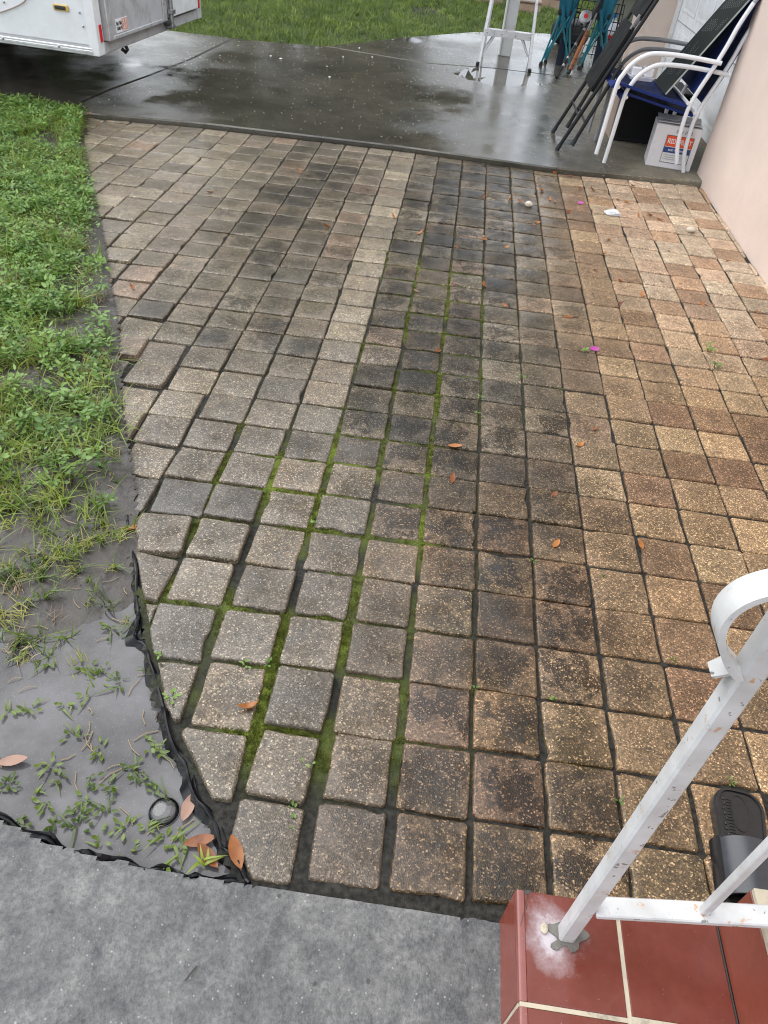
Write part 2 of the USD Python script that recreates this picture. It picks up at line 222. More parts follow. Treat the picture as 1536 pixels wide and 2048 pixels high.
leafy('moss_material', (.05, .062, .012), (.18, .20, .030), .8, .1, 120.)
leafy('tree_leaf_material', (.012, .026, .006), (.04, .07, .014), .5)
leafy('sprig_material', (.03, .06, .01), (.15, .21, .035), .25)
leafy('dead_leaf_material', (.17, .045, .010), (.42, .16, .035), .35, .15, 60.)
leafy('brown_leaf_material', (.09, .03, .012), (.26, .09, .03), .4, .1, 60.)
leafy('pale_leaf_material', (.24, .13, .09), (.36, .21, .15), .4, .1, 60.)
leafy('petal_material', (.55, .08, .42), (.65, .14, .52), .5, .3)
leafy('straw_material', (.22, .15, .08), (.4, .3, .17), .6, .1)
plain('bark_material', (.06, .045, .033), .8, bump=1., bscale=20.)
plain('stucco_material', (.66, .54, .47), .75, bump=.6, bscale=110., var=.10, vscale=2.5, dirt=(.60, .48, .42), dscale=2.)
plain('white_door_material', (.80, .82, .85), .35, var=.05)
plain('white_trim_material', (.72, .72, .70), .5, var=.08, dirt=(.5, .48, .44), bump=.15, bscale=25.)
plain('soffit_material', (.6, .56, .5), .7)
plain('roof_material', (.2, .17, .15), .8, bump=.5)
plain('trailer_white_material', (.70, .71, .72), .3, var=.06, dirt=(.56, .55, .52), dscale=4., coat=.3)
plain('trailer_grey_material', (.43, .43, .44), .35, var=.15, dirt=(.25, .24, .23), dscale=5., vscale=4.)
plain('aluminium_material', (.62, .62, .62), .38, metal=.75, var=.12, vscale=18., dirt=(.35, .34, .32), dscale=14.)
plain('steel_material', (.35, .35, .36), .3, metal=.9)
plain('reflector_material', (.55, .02, .025), .2, var=.15)
plain('sticker_white_material', (.75, .75, .75), .4, var=.05)
plain('ink_material', (.02, .02, .022), .5)
plain('orange_print_material', (.62, .28, .2), .45, var=.1)
plain('amber_material', (.55, .38, .10), .25)
plain('rubber_material', (.012, .012, .013), .55, var=.3)
plain('teal_fabric_material', (.008, .14, .21), .75, bump=.3, bscale=300., var=.3)
plain('teal_tube_material', (.02, .21, .26), .35, var=.2)
plain('navy_bag_material', (.012, .02, .045), .8, var=.3)
plain('black_plastic_material', (.010, .010, .011), .42, spec=.3, var=.3)
plain('black_vinyl_material', (.008, .008, .0085), .5, spec=.18, var=.25, bump=.1, bscale=200.)
plain('blue_sling_material', (.007, .022, .135), .65, spec=.3, bump=.25, bscale=500., var=.15)
plain('white_tube_material', (.74, .76, .78), .25, var=.05, coat=.4)
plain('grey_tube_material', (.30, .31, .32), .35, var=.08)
plain('carton_white_material', (.68, .66, .67), .6, var=.06, dirt=(.55, .53, .52), dscale=9.)
plain('carton_brown_material', (.30, .23, .19), .7, var=.15)
plain('orange_label_material', (.72, .085, .02), .5, var=.05)
plain('navy_label_material', (.02, .05, .19), .5, var=.05)
plain('cork_material', (.33, .11, .03), .45, var=.35, vscale=40.)
plain('jug_material', (.55, .6, .68), .3, var=.1)
plain('blue_liquid_material', (.03, .14, .38), .25)
plain('white_plastic_material', (.72, .72, .75), .35, var=.05)
plain('paper_material', (.74, .76, .78), .6, var=.08)
plain('pebble_material', (.60, .53, .43), .4, var=.15)
plain('block_material', (.36, .25, .18), .8, var=.25, bump=.5)
plain('edging_material', (.004, .004, .005), .26, spec=.3, var=.3)
plain('sandal_material', (.011, .011, .012), .28, var=.3, coat=.25, bump=.08, bscale=260.)
plain('sandal_strap_material', (.045, .047, .055), .34, var=.2)
plain('grout_material', (.52, .46, .35), .75, var=.2, vscale=40., dirt=(.25, .22, .17), dscale=35.)
plain('dark_grout_material', (.06, .055, .05), .7)
plain('cement_material', (.16, .15, .135), .8, bump=.8, bscale=120., var=.35, vscale=50.)
plain('twig_material', (.06, .045, .035), .7)
mat('panel_material', {'p': ('principled_bsdf', {'base_color': (.006, .008, .0075), 'roughness': .3, 'specular_ior_level': .14})}, [])
plain('panel_print_material', (.22, .23, .22), .5)
plain('panel_edge_material', (.45, .48, .42), .3)
mat('bubble_material', {'f': ('fresnel', {'IOR': 1.6}), 't': ('transparent_bsdf', {'color': (.93, .93, .92)}), 'g': ('glossy_bsdf', {'roughness': .03}), 'm': ('mix_closure', {})}, [('f.fac', 'm.fac'), ('t.BSDF', 'm.closure1'), ('g.BSDF', 'm.closure2')], surface='m.closure')
# red quarry tile; white overspray round the post foot
def tilemat(name, c, spray):
    nodes = {'g': ('geometry', {}), 'n': ('noise_texture', {'scale': 7., 'detail': 6., 'roughness': .65}), 'r': ('rgb_ramp', {'ramp': [(.3, tuple(np.array(c)*.75)), (.7, tuple(np.array(c)*1.15))]}), 's': ('noise_texture', {'scale': 230., 'detail': 2.}), 'sr': ('rgb_ramp', {'ramp': [(.735, (0, 0, 0)), (.775, (.4, .4, .4))]}), 'sm': ('mix_color', {'b': (.55, .42, .38)}), 'p': ('principled_bsdf', {'roughness': .26, 'coat_weight': .2}), 'rr': ('map_range', {'from_min': .3, 'from_max': .7, 'to_min': .2, 'to_max': .42})}
    links = [('g.position', 'n.vector'), ('n.fac', 'r.fac'), ('g.position', 's.vector'), ('s.fac', 'sr.fac'), ('r.color', 'sm.a'), ('sr.color', 'sm.fac'), ('n.fac', 'rr.value'), ('rr.result', 'p.roughness')]
    col = 'sm.result'
    if spray:
        nodes |= {'d': ('vector_math', {'math_type': 'distance', 'vector2': (.43, -.088, .142)}), 'sn': ('noise_texture', {'scale': 24., 'detail': 7., 'roughness': .7}), 'a': ('math', {'math_type': 'multiply_add', 'value2': .10}), 'sr2': ('rgb_ramp', {'ramp': [(.060, (.7, .7, .7)), (.078, (.28, .28, .28)), (.104, (0, 0, 0))]}), 'pm': ('mix_color', {'b': (.62, .60, .64)})}
        links += [('g.position', 'd.vector1'), ('d.value', 'a.value3'), ('g.position', 'sn.vector'), ('sn.fac', 'a.value1'), ('a.value', 'sr2.fac'), ('sr2.color', 'pm.fac'), (col, 'pm.a')]; col = 'pm.result'
    mat(name, nodes, links+[(col, 'p.base_color')])
tilemat('tile_material', (.16, .034, .021), False); tilemat('sprayed_tile_material', (.16, .034, .021), True); tilemat('tile_edge_material', (.24, .075, .062), False); tilemat('riser_tile_material', (.185, .042, .024), False)
# white paint on iron with rust spots
mat('rail_paint_material', {'g': ('geometry', {}), 'n': ('noise_texture', {'scale': 45., 'detail': 5., 'roughness': .7}), 'rr': ('rgb_ramp', {'ramp': [(.61, (0, 0, 0)), (.67, (1, 1, 1))]}), 'n2': ('noise_texture', {'scale': 18., 'detail': 5.}), 'c': ('rgb_ramp', {'ramp': [(.3, (.43, .425, .415)), (.7, (.60, .60, .60))]}), 'm': ('mix_color', {'b': (.45, .20, .05)}), 'k': ('math', {'math_type': 'multiply', 'value2': .75}),
    'n3': ('noise_texture', {'scale': 70., 'detail': 3., 'roughness': .6}), 'r3': ('rgb_ramp', {'ramp': [(.655, (0, 0, 0)), (.69, (.8, .8, .8))]}), 'm3': ('mix_color', {'b': (.10, .085, .075)}),
    'b': ('bump', {'strength': .35, 'distance': .002}), 'p': ('principled_bsdf', {'roughness': .32})},
    [('g.position', 'n.vector'), ('n.fac', 'rr.fac'), ('g.position', 'n2.vector'), ('n2.fac', 'c.fac'), ('c.color', 'm.a'), ('rr.color', 'k.value1'), ('k.value', 'm.fac'), ('g.position', 'n3.vector'), ('n3.fac', 'r3.fac'), ('r3.color', 'm3.fac'), ('m.result', 'm3.a'), ('m3.result', 'p.base_color'), ('n.fac', 'b.height'), ('b.normal', 'p.normal')])

# ------------------------------------------------------------------ setting: ground and slabs
LEFT = [(-15.4, 30.6), (-15.2, 29.43), (-13.69, 25.45), (-10.13, 18.32), (-7.2, 12.37), (-5.43, 8.18), (-3.89, 5.04), (-2.34, 2.06), (-1.12, .52), (-.55, -.21)]
LEFT = [(a*P, b*P) for a, b in LEFT]
EDGE = [(-12, 4.75), (-6, 4.63), (-2.9, 4.55), (-2.33, 4.51), (-1.56, 4.625), (-.27, 4.675), (.76, 4.63), (1.76, 4.755), (2.1, 4.78)]
WALLX = 1.755
slab_far = [(2.1, 10.6), (.9, 10.25), (.14, 9.75), (-.67, 8.72), (-.9, 8.35), (-1.33, 7.72), (-2.05, 7.58), (-2.58, 7.55), (-12, 7.3)]
def lerp_edge(x): return float(np.interp(x, [a for a, b in EDGE], [b for a, b in EDGE]))
def lerp_left(y): return float(np.interp(y, [b for a, b in LEFT][::-1], [a for a, b in LEFT][::-1]))
single('ground', grid(np.concatenate([np.linspace(-80, -12, 8), np.linspace(-10, 10, 21), np.linspace(12, 80, 8)]), np.concatenate([np.linspace(-60, -4, 8), np.linspace(-3, 20, 24), np.linspace(22, 90, 9)]), lambda X, Y: X*0-.09), 'far_soil_material', kind='structure', smooth=False)
# near lawn soil: higher and rough in the lawn, sunk to mud by the walk
def soil_z(X, Y):
    k = np.clip((Y-.16-.20*np.clip(X+1.1, 0, .6))/.85, 0, 1); k = k*k*(3-2*k)
    d = np.clip((X+.75)/.5, 0, 1)*np.clip((1.9-Y)/.6, 0, 1)
    return -.035+.050*k+.028*(fbm(X, Y, 7, 4, 3)-.5)*(.75+.5*k)+.018*(fbm(X, Y, 26, 4, 5)-.5)-.012*d-.012*np.clip((.28-Y)/.2, 0, 1)
lawnpoly = Polygon([(-9, -.02), (-.07, -.02)]+LEFT[::-1][1:-1]+[(-2.44, 4.53), (-9, 4.66)])
def compact(v, f):
    used, inv = np.unique(f, return_inverse=True); return v[used], inv.reshape(-1, 3)
def clip_grid(xs, ys, zf, poly):
    v, f = grid(xs, ys, zf); inside = shapely.contains_xy(poly, v[:, 0], v[:, 1]); return compact(v, f[inside[f].any(1)])
soil = clip_grid(np.concatenate([np.linspace(-9, -3.7, 40), np.linspace(-3.65, .1, 260)]), np.linspace(-.06, 4.75, 330), soil_z, lawnpoly.buffer(.012))
single('lawn_soil', soil, 'mud_material', kind='structure', smooth=True)
puddle_poly = Polygon([(-1.5, -.03), (-.085, -.03), (-.12, .01), (-.20, .085), (-.285, .185), (-.37, .30), (-.44, .43), (-.52, .56), (-.62, .76), (-.68, .86), (-.85, .85), (-1.5, .55)])
xs = np.linspace(-1.5, -.05, 40); pv, pf = clip_grid(xs, np.linspace(-.04, .9, 30), lambda X, Y: X*0-.0265, puddle_poly)
single('puddle', (pv, pf), 'puddle_material', kind='structure', smooth=True)
# driveway: separate cast slabs with open joints
drive = Thing('driveway', kind='structure')
dpoly = Polygon(EDGE+slab_far)
cuts = [LineString([(-2.5, 4.2), (-2.42, 5.17), (-2.33, 5.72), (-2.24, 6.43), (-2.15, 8)]), LineString([(-1.5, 7.78), (-.3, 7.53), (.37, 7.70), (.96, 7.72), (2.3, 7.76)])]
slabs = dpoly
for c in cuts: slabs = slabs.difference(c.buffer(.0025))
def slab_mesh(g, z1, z0=-.09):
    """a slab with a slightly rounded, chipped upper arris"""
    g = g.simplify(.002); ring = shapely.segmentize(g, .06)
    a = ring.buffer(-.012)
    if a.geom_type != 'Polygon': a = max(a.geoms, key=lambda q: q.area)
    def ringof(p): return np.array(p.exterior.coords)[:-1]
    lo = prism(ring, z0, z1-.008); top = prism(a, z1-.03, z1)
    o = ringof(ring); n = len(o); arr = np.array([list(a.exterior.interpolate(a.exterior.project(Point(q))).coords)[0] for q in o])
    wob = .003*nr.rand(n)
    v = np.vstack([np.c_[o, np.full(n, z1-.008)-wob], np.c_[arr, np.full(n, z1)-.0004]])
    f = [q for i in range(n) for q in ((i, (i+1) % n, n+(i+1) % n), (i, n+(i+1) % n, n+i))]
    return cat(lo, top, (v, np.array(f)))
for g in sorted(slabs.geoms, key=lambda q: -q.area):
    drive.part('concrete_slab', slab_mesh(g, .03), 'driveway_material', smooth=False)
# front walk
wx = np.linspace(-.62, .373, 180); wy = np.interp(wx, [-.62, -.577, -.47, -.39, -.294, -.217, -.153, -.09, .10, .373], [.022, .014, -.013, -.022, -.026, -.031, -.029, -.030, -.026, -.028])+.006*(nz(wx, wx*0, 30)-.5)+.006*(nz(wx, wx*0, 110)-.5)
walk_poly = Polygon([(-3, .35), (-1.2, .13)]+list(zip(wx, wy))+[(1.5, -.028), (1.5, -2.5), (-3, -2.5)])
wv, wf = clip_grid(np.linspace(-1.3, .42, 230), np.linspace(-.75, .06, 110), lambda X, Y: .004+.004*(fbm(X, Y, 9, 3, 8)-.5)+.0016*(nz(X, Y, 120, 4)-.5), walk_poly.buffer(-.006))
walk = Thing('front_walk', kind='structure')
walk.part('slab_surface', (wv, wf), 'walk_material', smooth=True)
walk.part('slab_body', prism(walk_poly, -.09, -.002), 'walk_material', smooth=False)

# ------------------------------------------------------------------ paved patio
patio = Thing('paved_patio', kind='structure')
PH = {-15: -.45, -10: -.40, -5: -.28, -4: -.2, -3: -.15, -2: -.09, -1: -.05, 0: -.02, 2: .03, 5: .03, 11: .03}
def phase(j): return float(np.interp(j, sorted(PH), [PH[k] for k in sorted(PH)]))
def sm(x, a, b): t = min(max((x-a)/(b-a), 0), 1); return t*t*(3-2*t)
patio_poly = Polygon([(LEFT[-1][0], -.018)]+[(1.2, -.018), (WALLX, -.018), (WALLX, 4.72)]+[(x, lerp_edge(x)-.014) for x in np.linspace(1.7, -2.3, 30)]+LEFT[1:-1])
def mossiness(x, y):
    u, v = x/P, y/P
    c1 = math.exp(-((u+.6)/1.7)**2)*sm(v, .6, 2)*(1-sm(v, 7.5, 10)) + .9*math.exp(-((u+2.6)/.8)**2)*sm(v, 3.5, 4.5)*(1-sm(v, 8, 10))
    c2 = .8*math.exp(-((u-.6)/1.7)**2)*sm(v, 8, 12)*(1-sm(v, 17, 23)) + .6*math.exp(-((u-1)/.45)**2)*sm(v, 4, 5)*(1-sm(v, 9, 11))
    return min(1., c1+c2+.10)
def tone(u, v, r):
    """tint (linear), stain strength, wet"""
    tan = np.array([(.27, .175, .098), (.34, .245, .145), (.225, .135, .080), (.25, .170, .100), (.20, .125, .072), (.30, .205, .118)][r.randrange(6)])
    grey = np.array([(.215, .185, .15), (.18, .158, .132), (.27, .23, .18), (.15, .135, .116), (.30, .245, .18)][r.randrange(5)])
    beige = np.array([(.33, .285, .22), (.40, .345, .26), (.25, .215, .165), (.35, .29, .225), (.30, .255, .19), (.41, .30, .22) if r.random() < .3 else (.37, .32, .25)][r.randrange(6)])
    pale = np.array([(.52, .42, .33), (.48, .36, .275), (.46, .385, .305), (.38, .255, .175), (.50, .42, .33)][r.randrange(5)])
    brown = np.array([(.080, .058, .030), (.058, .045, .027), (.11, .078, .040), (.05, .043, .030)][r.randrange(4)])
    right = sm(u, 2.2, 6.); c = tan*(1-.8*sm(v, 11, 20)*sm(u, 4.5, 8))+pale*.8*sm(v, 11, 20)*sm(u, 4.5, 8)
    left = grey*(1-sm(v, 7, 15))+beige*sm(v, 7, 15)
    c = left*(1-right)+c*right
    if v < 11: k_ = sm(u, -1.2, 2.6)*(1-sm(v, 6, 11)); c = c*(1-k_)+tan*k_
    uc = np.interp(v, [0, 6, 12, 20, 30], [2.6, 2.4, .6, .9, 1.6]); wd = np.interp(v, [0, 6, 12, 20, 30], [1.8, 2.2, 3.4, 4.2, 3.6])
    dk = math.exp(-((u-uc)/wd)**2)
    if v > 8: dk = max(dk, .75*math.exp(-((u+4.4)/2.6)**2)*sm(v, 9, 13)*(1-.5*sm(v, 24, 30)))
    stripe = -2 <= u < -1 and v > 9
    if stripe: k_ = .12+.38*sm(v, 13, 21); dk *= 1-.62*sm(v, 9, 17); c = (1-k_)*c+k_*np.array((.36, .31, .23))*(.85+.3*r.random())
    amt = dk*(.40+.65*r.random())*(sm(v, 4, 13)*.72+.22)
    c = c*(1-min(amt, .92))+brown*min(amt, .92)
    stain = min(1., (.2+1.0*dk)*(.45+.9*r.random())) if not stripe else .12*r.random()
    if v < 9 and u < 1: stain = max(stain, .25+.5*r.random())
    if u > 5: stain = .12+.45*r.random()*(1-.6*sm(v, 14, 22))
    wet = (1-sm(u, 3.5, 7.))*(.75+.25*r.random())+.18
    c = c*(.80+.36*r.random())
    wet *= 1-.55*dk*sm(u, -3.5, -.5)*sm(v, 3, 8)
    c = c*(1+.42*sm(u, 2.0, 5.5))
    film = min(1., .25*(1-.6*sm(u, 3, 6))+.9*dk) if not stripe else .15
    return c, stain, wet, film
def adj(j, i):
    if j == -2: return -.19*(1-sm(i, 2.0, 3.4))
    if j == -3: return -.10*(1-sm(i, 2.5, 4))
    if j == -1: return -.10*(1-sm(i, 1.2, 3.0))
    return 0.
pavers = []
for j in range(-16, 12):
    for i in range(0, 32):
        r = random.Random(j*1000+i*7+99991)
        u0, v0 = j, i+phase(j)+adj(j, i); v1 = i+1+phase(j)+adj(j, i+1)
        gap = .0026
        x0, y0 = u0*P, v0*P
        cx, cy = x0+P/2, (y0+v1*P)/2
        if cx > WALLX+.1 or cy > 4.85 or cy < -.1 or cx < lerp_left(cy)-.16: continue
        edge = sm(cx-lerp_left(cy), .55, .05)*(1-sm(cy, 1.8, 3.0)*.75)        # settled, loose pavers along the lawn
        mz = mossiness(cx, cy)
        sx = P/2-gap*(.72 if cy > 1.9 else 1)-.0012*r.random()-.006*edge*r.random()-(.005 if mz > .5 else .0)*r.random()-.0012*mz-(.006 if (cy < .75 and -.2 < cx < .5) else 0)*r.random()*.7-(.004 if j in (-1, 0) and i < 2 else 0)
        sy = (v1-v0)*P/2-gap*(1.25 if cy > 1.9 else .9)-.0008*r.random()-.003*edge*r.random()-(.004 if mz > .6 else 0)*r.random()
        ja = r.gauss(0, .008)+edge*r.gauss(0, .03); jx, jy = r.gauss(0, .0014)+edge*r.gauss(0, .004), r.gauss(0, .0016)+edge*r.gauss(0, .003)
        q = sbox(-sx, -sy, sx, sy); q = shapely.affinity.rotate(q, math.degrees(ja), origin=(0, 0)); q = shapely.affinity.translate(q, cx+jx, cy+jy)
        cutx = r.gauss(0, .008)
        q2 = q.intersection(shapely.affinity.translate(patio_poly, cutx, 0))
        if q2.is_empty: continue
        if q2.geom_type != 'Polygon': q2 = max(q2.geoms, key=lambda g: g.area)
        if q2.area < .0006: continue
        rr = .005+.004*r.random()
        q3 = q2.buffer(-rr).buffer(rr, quad_segs=2)
        if q3.is_empty or q3.geom_type != 'Polygon' or q3.area < .0007: q3 = q2
        q3 = shapely.segmentize(q3, .05)
        o = np.array(q3.exterior.coords)[:-1]
        near = cy < 1.9
        keep = [0]
        for k in range(1, len(o)):
            if np.hypot(*(o[k]-o[keep[-1]])) > .0035: keep.append(k)
        o = o[keep]
        if len(o) < 3: continue
        n = len(o); c = o.mean(0)
        if Polygon(o).exterior.is_ccw is False: o = o[::-1]
        d = o-c; L = np.linalg.norm(d, axis=1, keepdims=True)+1e-9
        wob = np.array([[r.gauss(0, .0011)-(.004+.006*r.random() if r.random() < .035 else 0)] for _ in range(n)]); o = o+d/L*wob
        def ins(e): return c+(o-c)*np.maximum(1-e/np.maximum(L*.75, .01), .3)
        tx, ty = r.gauss(0, .006)+edge*max(min(r.gauss(0, .045), .07), -.07), r.gauss(0, .006)+edge*max(min(r.gauss(0, .035), .06), -.06)
        dz = max(r.gauss(0, .0014)+edge*r.gauss(.003, .006), -.002)
        if j <= -3 and v0 < 9: jx -= .007+.004*r.random()
        if j == -2 and v0 < 6: jx -= .003*r.random()
        rings = [(o*1, -.055), (o*1, -.0062), (ins(.0018), -.0020), (ins(.0052), -.0002)]
        vs = []
        for (pp, z) in rings: vs.append(np.c_[pp, np.full(n, z)])
        vs = np.vstack(vs+[np.r_[c, .0012]])
        vs[n:2*n, 2] += np.array([r.gauss(0, .0012) for _ in range(n)])
        vs[n:, 2] += dz+(vs[n:, 0]-c[0])*tx+(vs[n:, 1]-c[1])*ty
        f = []
        for k in range(3):
            for m in range(n):
                a, b = k*n+m, k*n+(m+1) % n; f += [(a, b, b+n), (a, b+n, a+n)]
        f += [(3*n+m, 3*n+(m+1) % n, 4*n) for m in range(n)]
        col, stain, wet, film = tone(u0+.5, v0+.5, r)
        uv = (vs[:, :2]-[cx+r.gauss(0, .012), cy+r.gauss(0, .012)])/(P/2)
        # size in the picture, to choose which are parts of their own
        w = (c[0]-EYE[0])*FW[0]+(c[1]-EYE[1])*FW[1]-EYE[2]*FW[2]
        px = FOC*((c[0]-EYE[0])*RT[0]+(c[1]-EYE[1])*RT[1]-EYE[2]*RT[2])/w+768; py = 1024-FOC*((c[0]-EYE[0])*UP[0]+(c[1]-EYE[1])*UP[1]-EYE[2]*UP[2])/w
        seen = -60 < px < 1600 and py < 2100 and w > 0
        if not seen: continue
        pavers.append((Polygon(o).area/w**3*(EYE[2]), vs, np.array(f), uv, col, stain, wet, film))
pavers.sort(key=lambda q: -q[0])
def pav(name, items, kind=None):
    v = []; f = []; n = 0; uv = []; t = []; s = []; w = []; fl_ = []
    for (_, a, b, c, col, st, we, fi) in items:
        fl_.append(np.full(len(a), fi))
        v.append(a); f.append(b+n); n += len(a); uv.append(c); t.append(np.tile(col, (len(a), 1))); s.append(np.full(len(a), st)); w.append(np.full(len(a), we))
    patio.part(name, (np.vstack(v), np.vstack(f)), 'paver_material', smooth=True, uv=np.vstack(uv), pv={'tint': np.vstack(t), 'stain': np.concatenate(s), 'wet': np.concatenate(w), 'film': np.concatenate(fl_)}, kind=kind)
for q in pavers[:300]: pav('paver', [q])
if pavers[300:]: pav('far_paver', pavers[300:], kind='stuff')
print('pavers', len(pavers))
# joint bed
bx, by = np.arange(-2.5, 1.78, .016), np.arange(-.03, 4.76, .016)
def bed_z(X, Y): return -.0075-.007*np.clip(fbm(X, Y, 6, 3, 77)*2.4-.9, 0, 1)*np.clip((.55-X)/.6, 0, 1)+.006*(fbm(X, Y, 30, 3, 11)-.5)+.003*(nz(X, Y, 160, 12)-.5)
v, f = clip_grid(bx, by, bed_z, patio_poly.buffer(.012))
mo = np.array([mossiness(a, b) for a, b in v[:, :2]]); mo = np.clip((mo-.12)*1.2*np.clip(fbm(v[:, 0], v[:, 1], 7, 4, 4)*4-1.45, 0, 1.2), 0, 1)
v[:, 2] += .008*mo*np.clip(fbm(v[:, 0], v[:, 1], 40, 2, 9), 0, 1)
patio.part('joint_sand', (v, f), 'joint_material', smooth=True, pv={'moss': mo})
# moss cushions in the joints
def instancer(name, protos, pts, idx, scales, rots, kind='stuff', tilt=0., **kw):
    path = numbered('/World', name); pi = UsdGeom.PointInstancer.Define(stage, path); cd(pi.GetPrim(), kind=kind, **kw)
    targets = []
    for k, (pname, mesh, mt, sm_) in enumerate(protos):
        p = f'{path}/{pname}_{k:03d}'; usdkit.mesh(stage, p, mesh, M[mt], sm_); targets.append(p)
    rel = pi.CreatePrototypesRel()
    for t in targets: rel.AddTarget(t)
    pts = np.asarray(pts, np.float32); n = len(pts)
    pi.CreatePositionsAttr(Vt.Vec3fArray.FromNumpy(pts)); pi.CreateProtoIndicesAttr(Vt.IntArray.FromNumpy(np.asarray(idx, np.int32)))
    s = np.asarray(scales, np.float32); s = np.repeat(s[:, None], 3, 1) if s.ndim == 1 else s
    pi.CreateScalesAttr(Vt.Vec3fArray.FromNumpy(s.astype(np.float32)))
    q = []; ti = np.random.RandomState(n)
    for a in np.asarray(rots):
        b, t = ti.rand()*6.28, tilt*ti.rand()**1.5; qz = Gf.Quatf(math.cos(a/2), 0, 0, math.sin(a/2)); qt = Gf.Quatf(math.cos(t/2), math.sin(t/2)*math.cos(b), math.sin(t/2)*math.sin(b), 0); q.append(Gf.Quath(qt*qz))
    pi.CreateOrientationsAttr(Vt.QuathArray(q))
def moss_proto(r):
    vs, fs = [], []
    for k in range(26):
        a, d = r.random()*6.28, r.random()**.6*.007; x, y = d*math.cos(a), d*math.sin(a); h = .0045*(1-d/.009)+.002*r.random(); b = r.random()*6.28; w = .0011
        n = len(vs); vs += [(x+w*math.cos(b), y+w*math.sin(b), -.001), (x-w*math.cos(b), y-w*math.sin(b), -.001), (x+.0015*math.cos(a), y+.0015*math.sin(a), h)]; fs.append((n, n+1, n+2))
    return np.array(vs), np.array(fs)
covered = shapely.union_all([Polygon(q[1][len(q[1])//4:len(q[1])//4*2, :2]).buffer(-.002) for q in pavers]); shapely.prepare(covered)
mp = []
for k in range(160000):
    x, y = nr.uniform(-.75, .75), nr.uniform(.02, 3.3); m = mossiness(x, y)*min(max(fbm(x, y, 7, 4, 4)*4-1.55, 0), 1)
    if nr.rand() < m*.45-.06: mp.append((x, y))
mp = np.array(mp); mp = mp[~shapely.contains_xy(covered, mp[:, 0], mp[:, 1])]
mp = mp[shapely.contains_xy(patio_poly, mp[:, 0], mp[:, 1])][:9000]
instancer('joint_moss', [('moss_cushion', moss_proto(random.Random(k)), 'moss_material', False) for k in range(3)], np.c_[mp, np.full(len(mp), -.0065)+.003*nr.rand(len(mp))], nr.randint(0, 3, len(mp)), .7+.7*nr.rand(len(mp)), nr.rand(len(mp))*6.28, label='bright green moss growing in the paver joints', cat='moss')
print('moss', len(mp))

# ------------------------------------------------------------------ house
house = Thing('house', 'pink stucco house with a white panelled garage door', 'house', (WALLX, 4.95, 0))
DY0, DY1, DX = 4.95, 8.02, 2.0
house.part('wall', box(WALLX, DX+.02, -4, DY0, -.09, 2.98, .012), 'stucco_material')
house.part('wall', box(WALLX, DX+.02, DY1, 8.9, -.09, 2.98, .012), 'stucco_material')
house.part('lintel', box(WALLX+.003, DX+.02, DY0+.003, DY1-.003, 2.2, 2.98), 'stucco_material')
house.part('wall', box(DX+.022, DX+4, -4, 8.897, -.09, 2.98), 'stucco_material')
dr = house.part('garage_door', box(DX, DX+.019, DY0+.003, DY1-.003, .035, 2.2), 'white_door_material')
house.part('door_frame', box(DX-.03, DX-.002, DY1-.09, DY1-.004, .03, 2.2, .004), 'white_trim_material', under=dr); house.part('door_frame', box(DX-.03, DX-.002, DY0+.004, DY0+.07, .03, 2.2, .004), 'white_trim_material', under=dr)
for rr_ in range(4):
    z0 = .05+rr_*.53
    house.part('section_gap', box(DX-.004, DX+.001, DY0+.08, DY1-.1, z0+.514, z0+.520), 'grey_tube_material', under=dr)
    for k in range(5):
        y0 = DY0+.13+k*.56
        fr = box(DX-.007, DX-.001, y0, y0+.47, z0+.07, z0+.45, .003)
        pn = trimesh.convex.convex_hull(np.array([(DX-.0065, y0+.03, z0+.10), (DX-.0065, y0+.44, z0+.10), (DX-.0065, y0+.44, z0+.42), (DX-.0065, y0+.03, z0+.42), (DX-.032, y0+.09, z0+.16), (DX-.032, y0+.38, z0+.16), (DX-.032, y0+.38, z0+.36), (DX-.032, y0+.09, z0+.36)]))
        house.part('panel', cat(fr, pn), 'white_door_material', under=dr)
ro = house.part('roof', cat(box(1.30, 6, -4.3, 5.85, 3.02, 3.18), box(.20, 6, 5.852, 8.95, 3.02, 3.18)), 'roof_material')
house.part('soffit', cat(box(1.31, 1.75, -4.2, 5.84, 2.985, 3.017), box(.22, 1.75, 5.86, 8.93, 2.985, 3.017)), 'soffit_material', under=ro)
post = Thing('porch_post', 'white painted square wooden post behind the stepladder', 'post', (.48, 8.45, .03))
pa = cat(box(.425, .535, 8.40, 8.51, .03, 2.984, .004)); post.part('shaft', pa, 'white_trim_material')
post.part('trim_board', box(.405, .424, 8.385, 8.525, .032, 2.98, .004), 'white_trim_material')

# ------------------------------------------------------------------ trailer
S = 1.039
tc = EYE+(G(197, 113, .4)-EYE)*S; ang = math.radians(86.5)
TZ = float(tc[2]); ey = np.array([math.cos(ang), math.sin(ang), 0]); ex = np.array([-math.sin(ang), math.cos(ang), 0]); ez = np.array([0, 0, 1.])
def T(a, b, z): return tc+ex*a+ey*b+ez*z         # a along the side (away left), b along the rear, z above the floor edge
def tb(a0, a1, b0, b1, z0, z1, bev=0.): return obox(T((a0+a1)/2, (b0+b1)/2, (z0+z1)/2), ex, ey, ez, a1-a0, b1-b0, z1-z0, bev)
tr = Thing('cargo_trailer', 'white enclosed cargo trailer parked on the wet driveway', 'trailer', (tc[0], tc[1], 0))
W_ = 1.765
tr.part('body', tb(.025, 3.6, .02, W_-.02, .02, 1.9), 'trailer_white_material')
sp = tr.part('side_panel', tb(.055, 3.6, .008, .0195, .055, 1.88), 'trailer_white_material')
tr.part('side_panel', tb(.055, 3.6, W_-.0195, W_-.008, .055, 1.88), 'trailer_white_material')
tr.part('bottom_rail', cat(tb(.03, 3.6, -.006, .0075, 0, .040, .004), tb(.03, 3.6, -.010, -.0062, .014, .026, .0015)), 'aluminium_material')
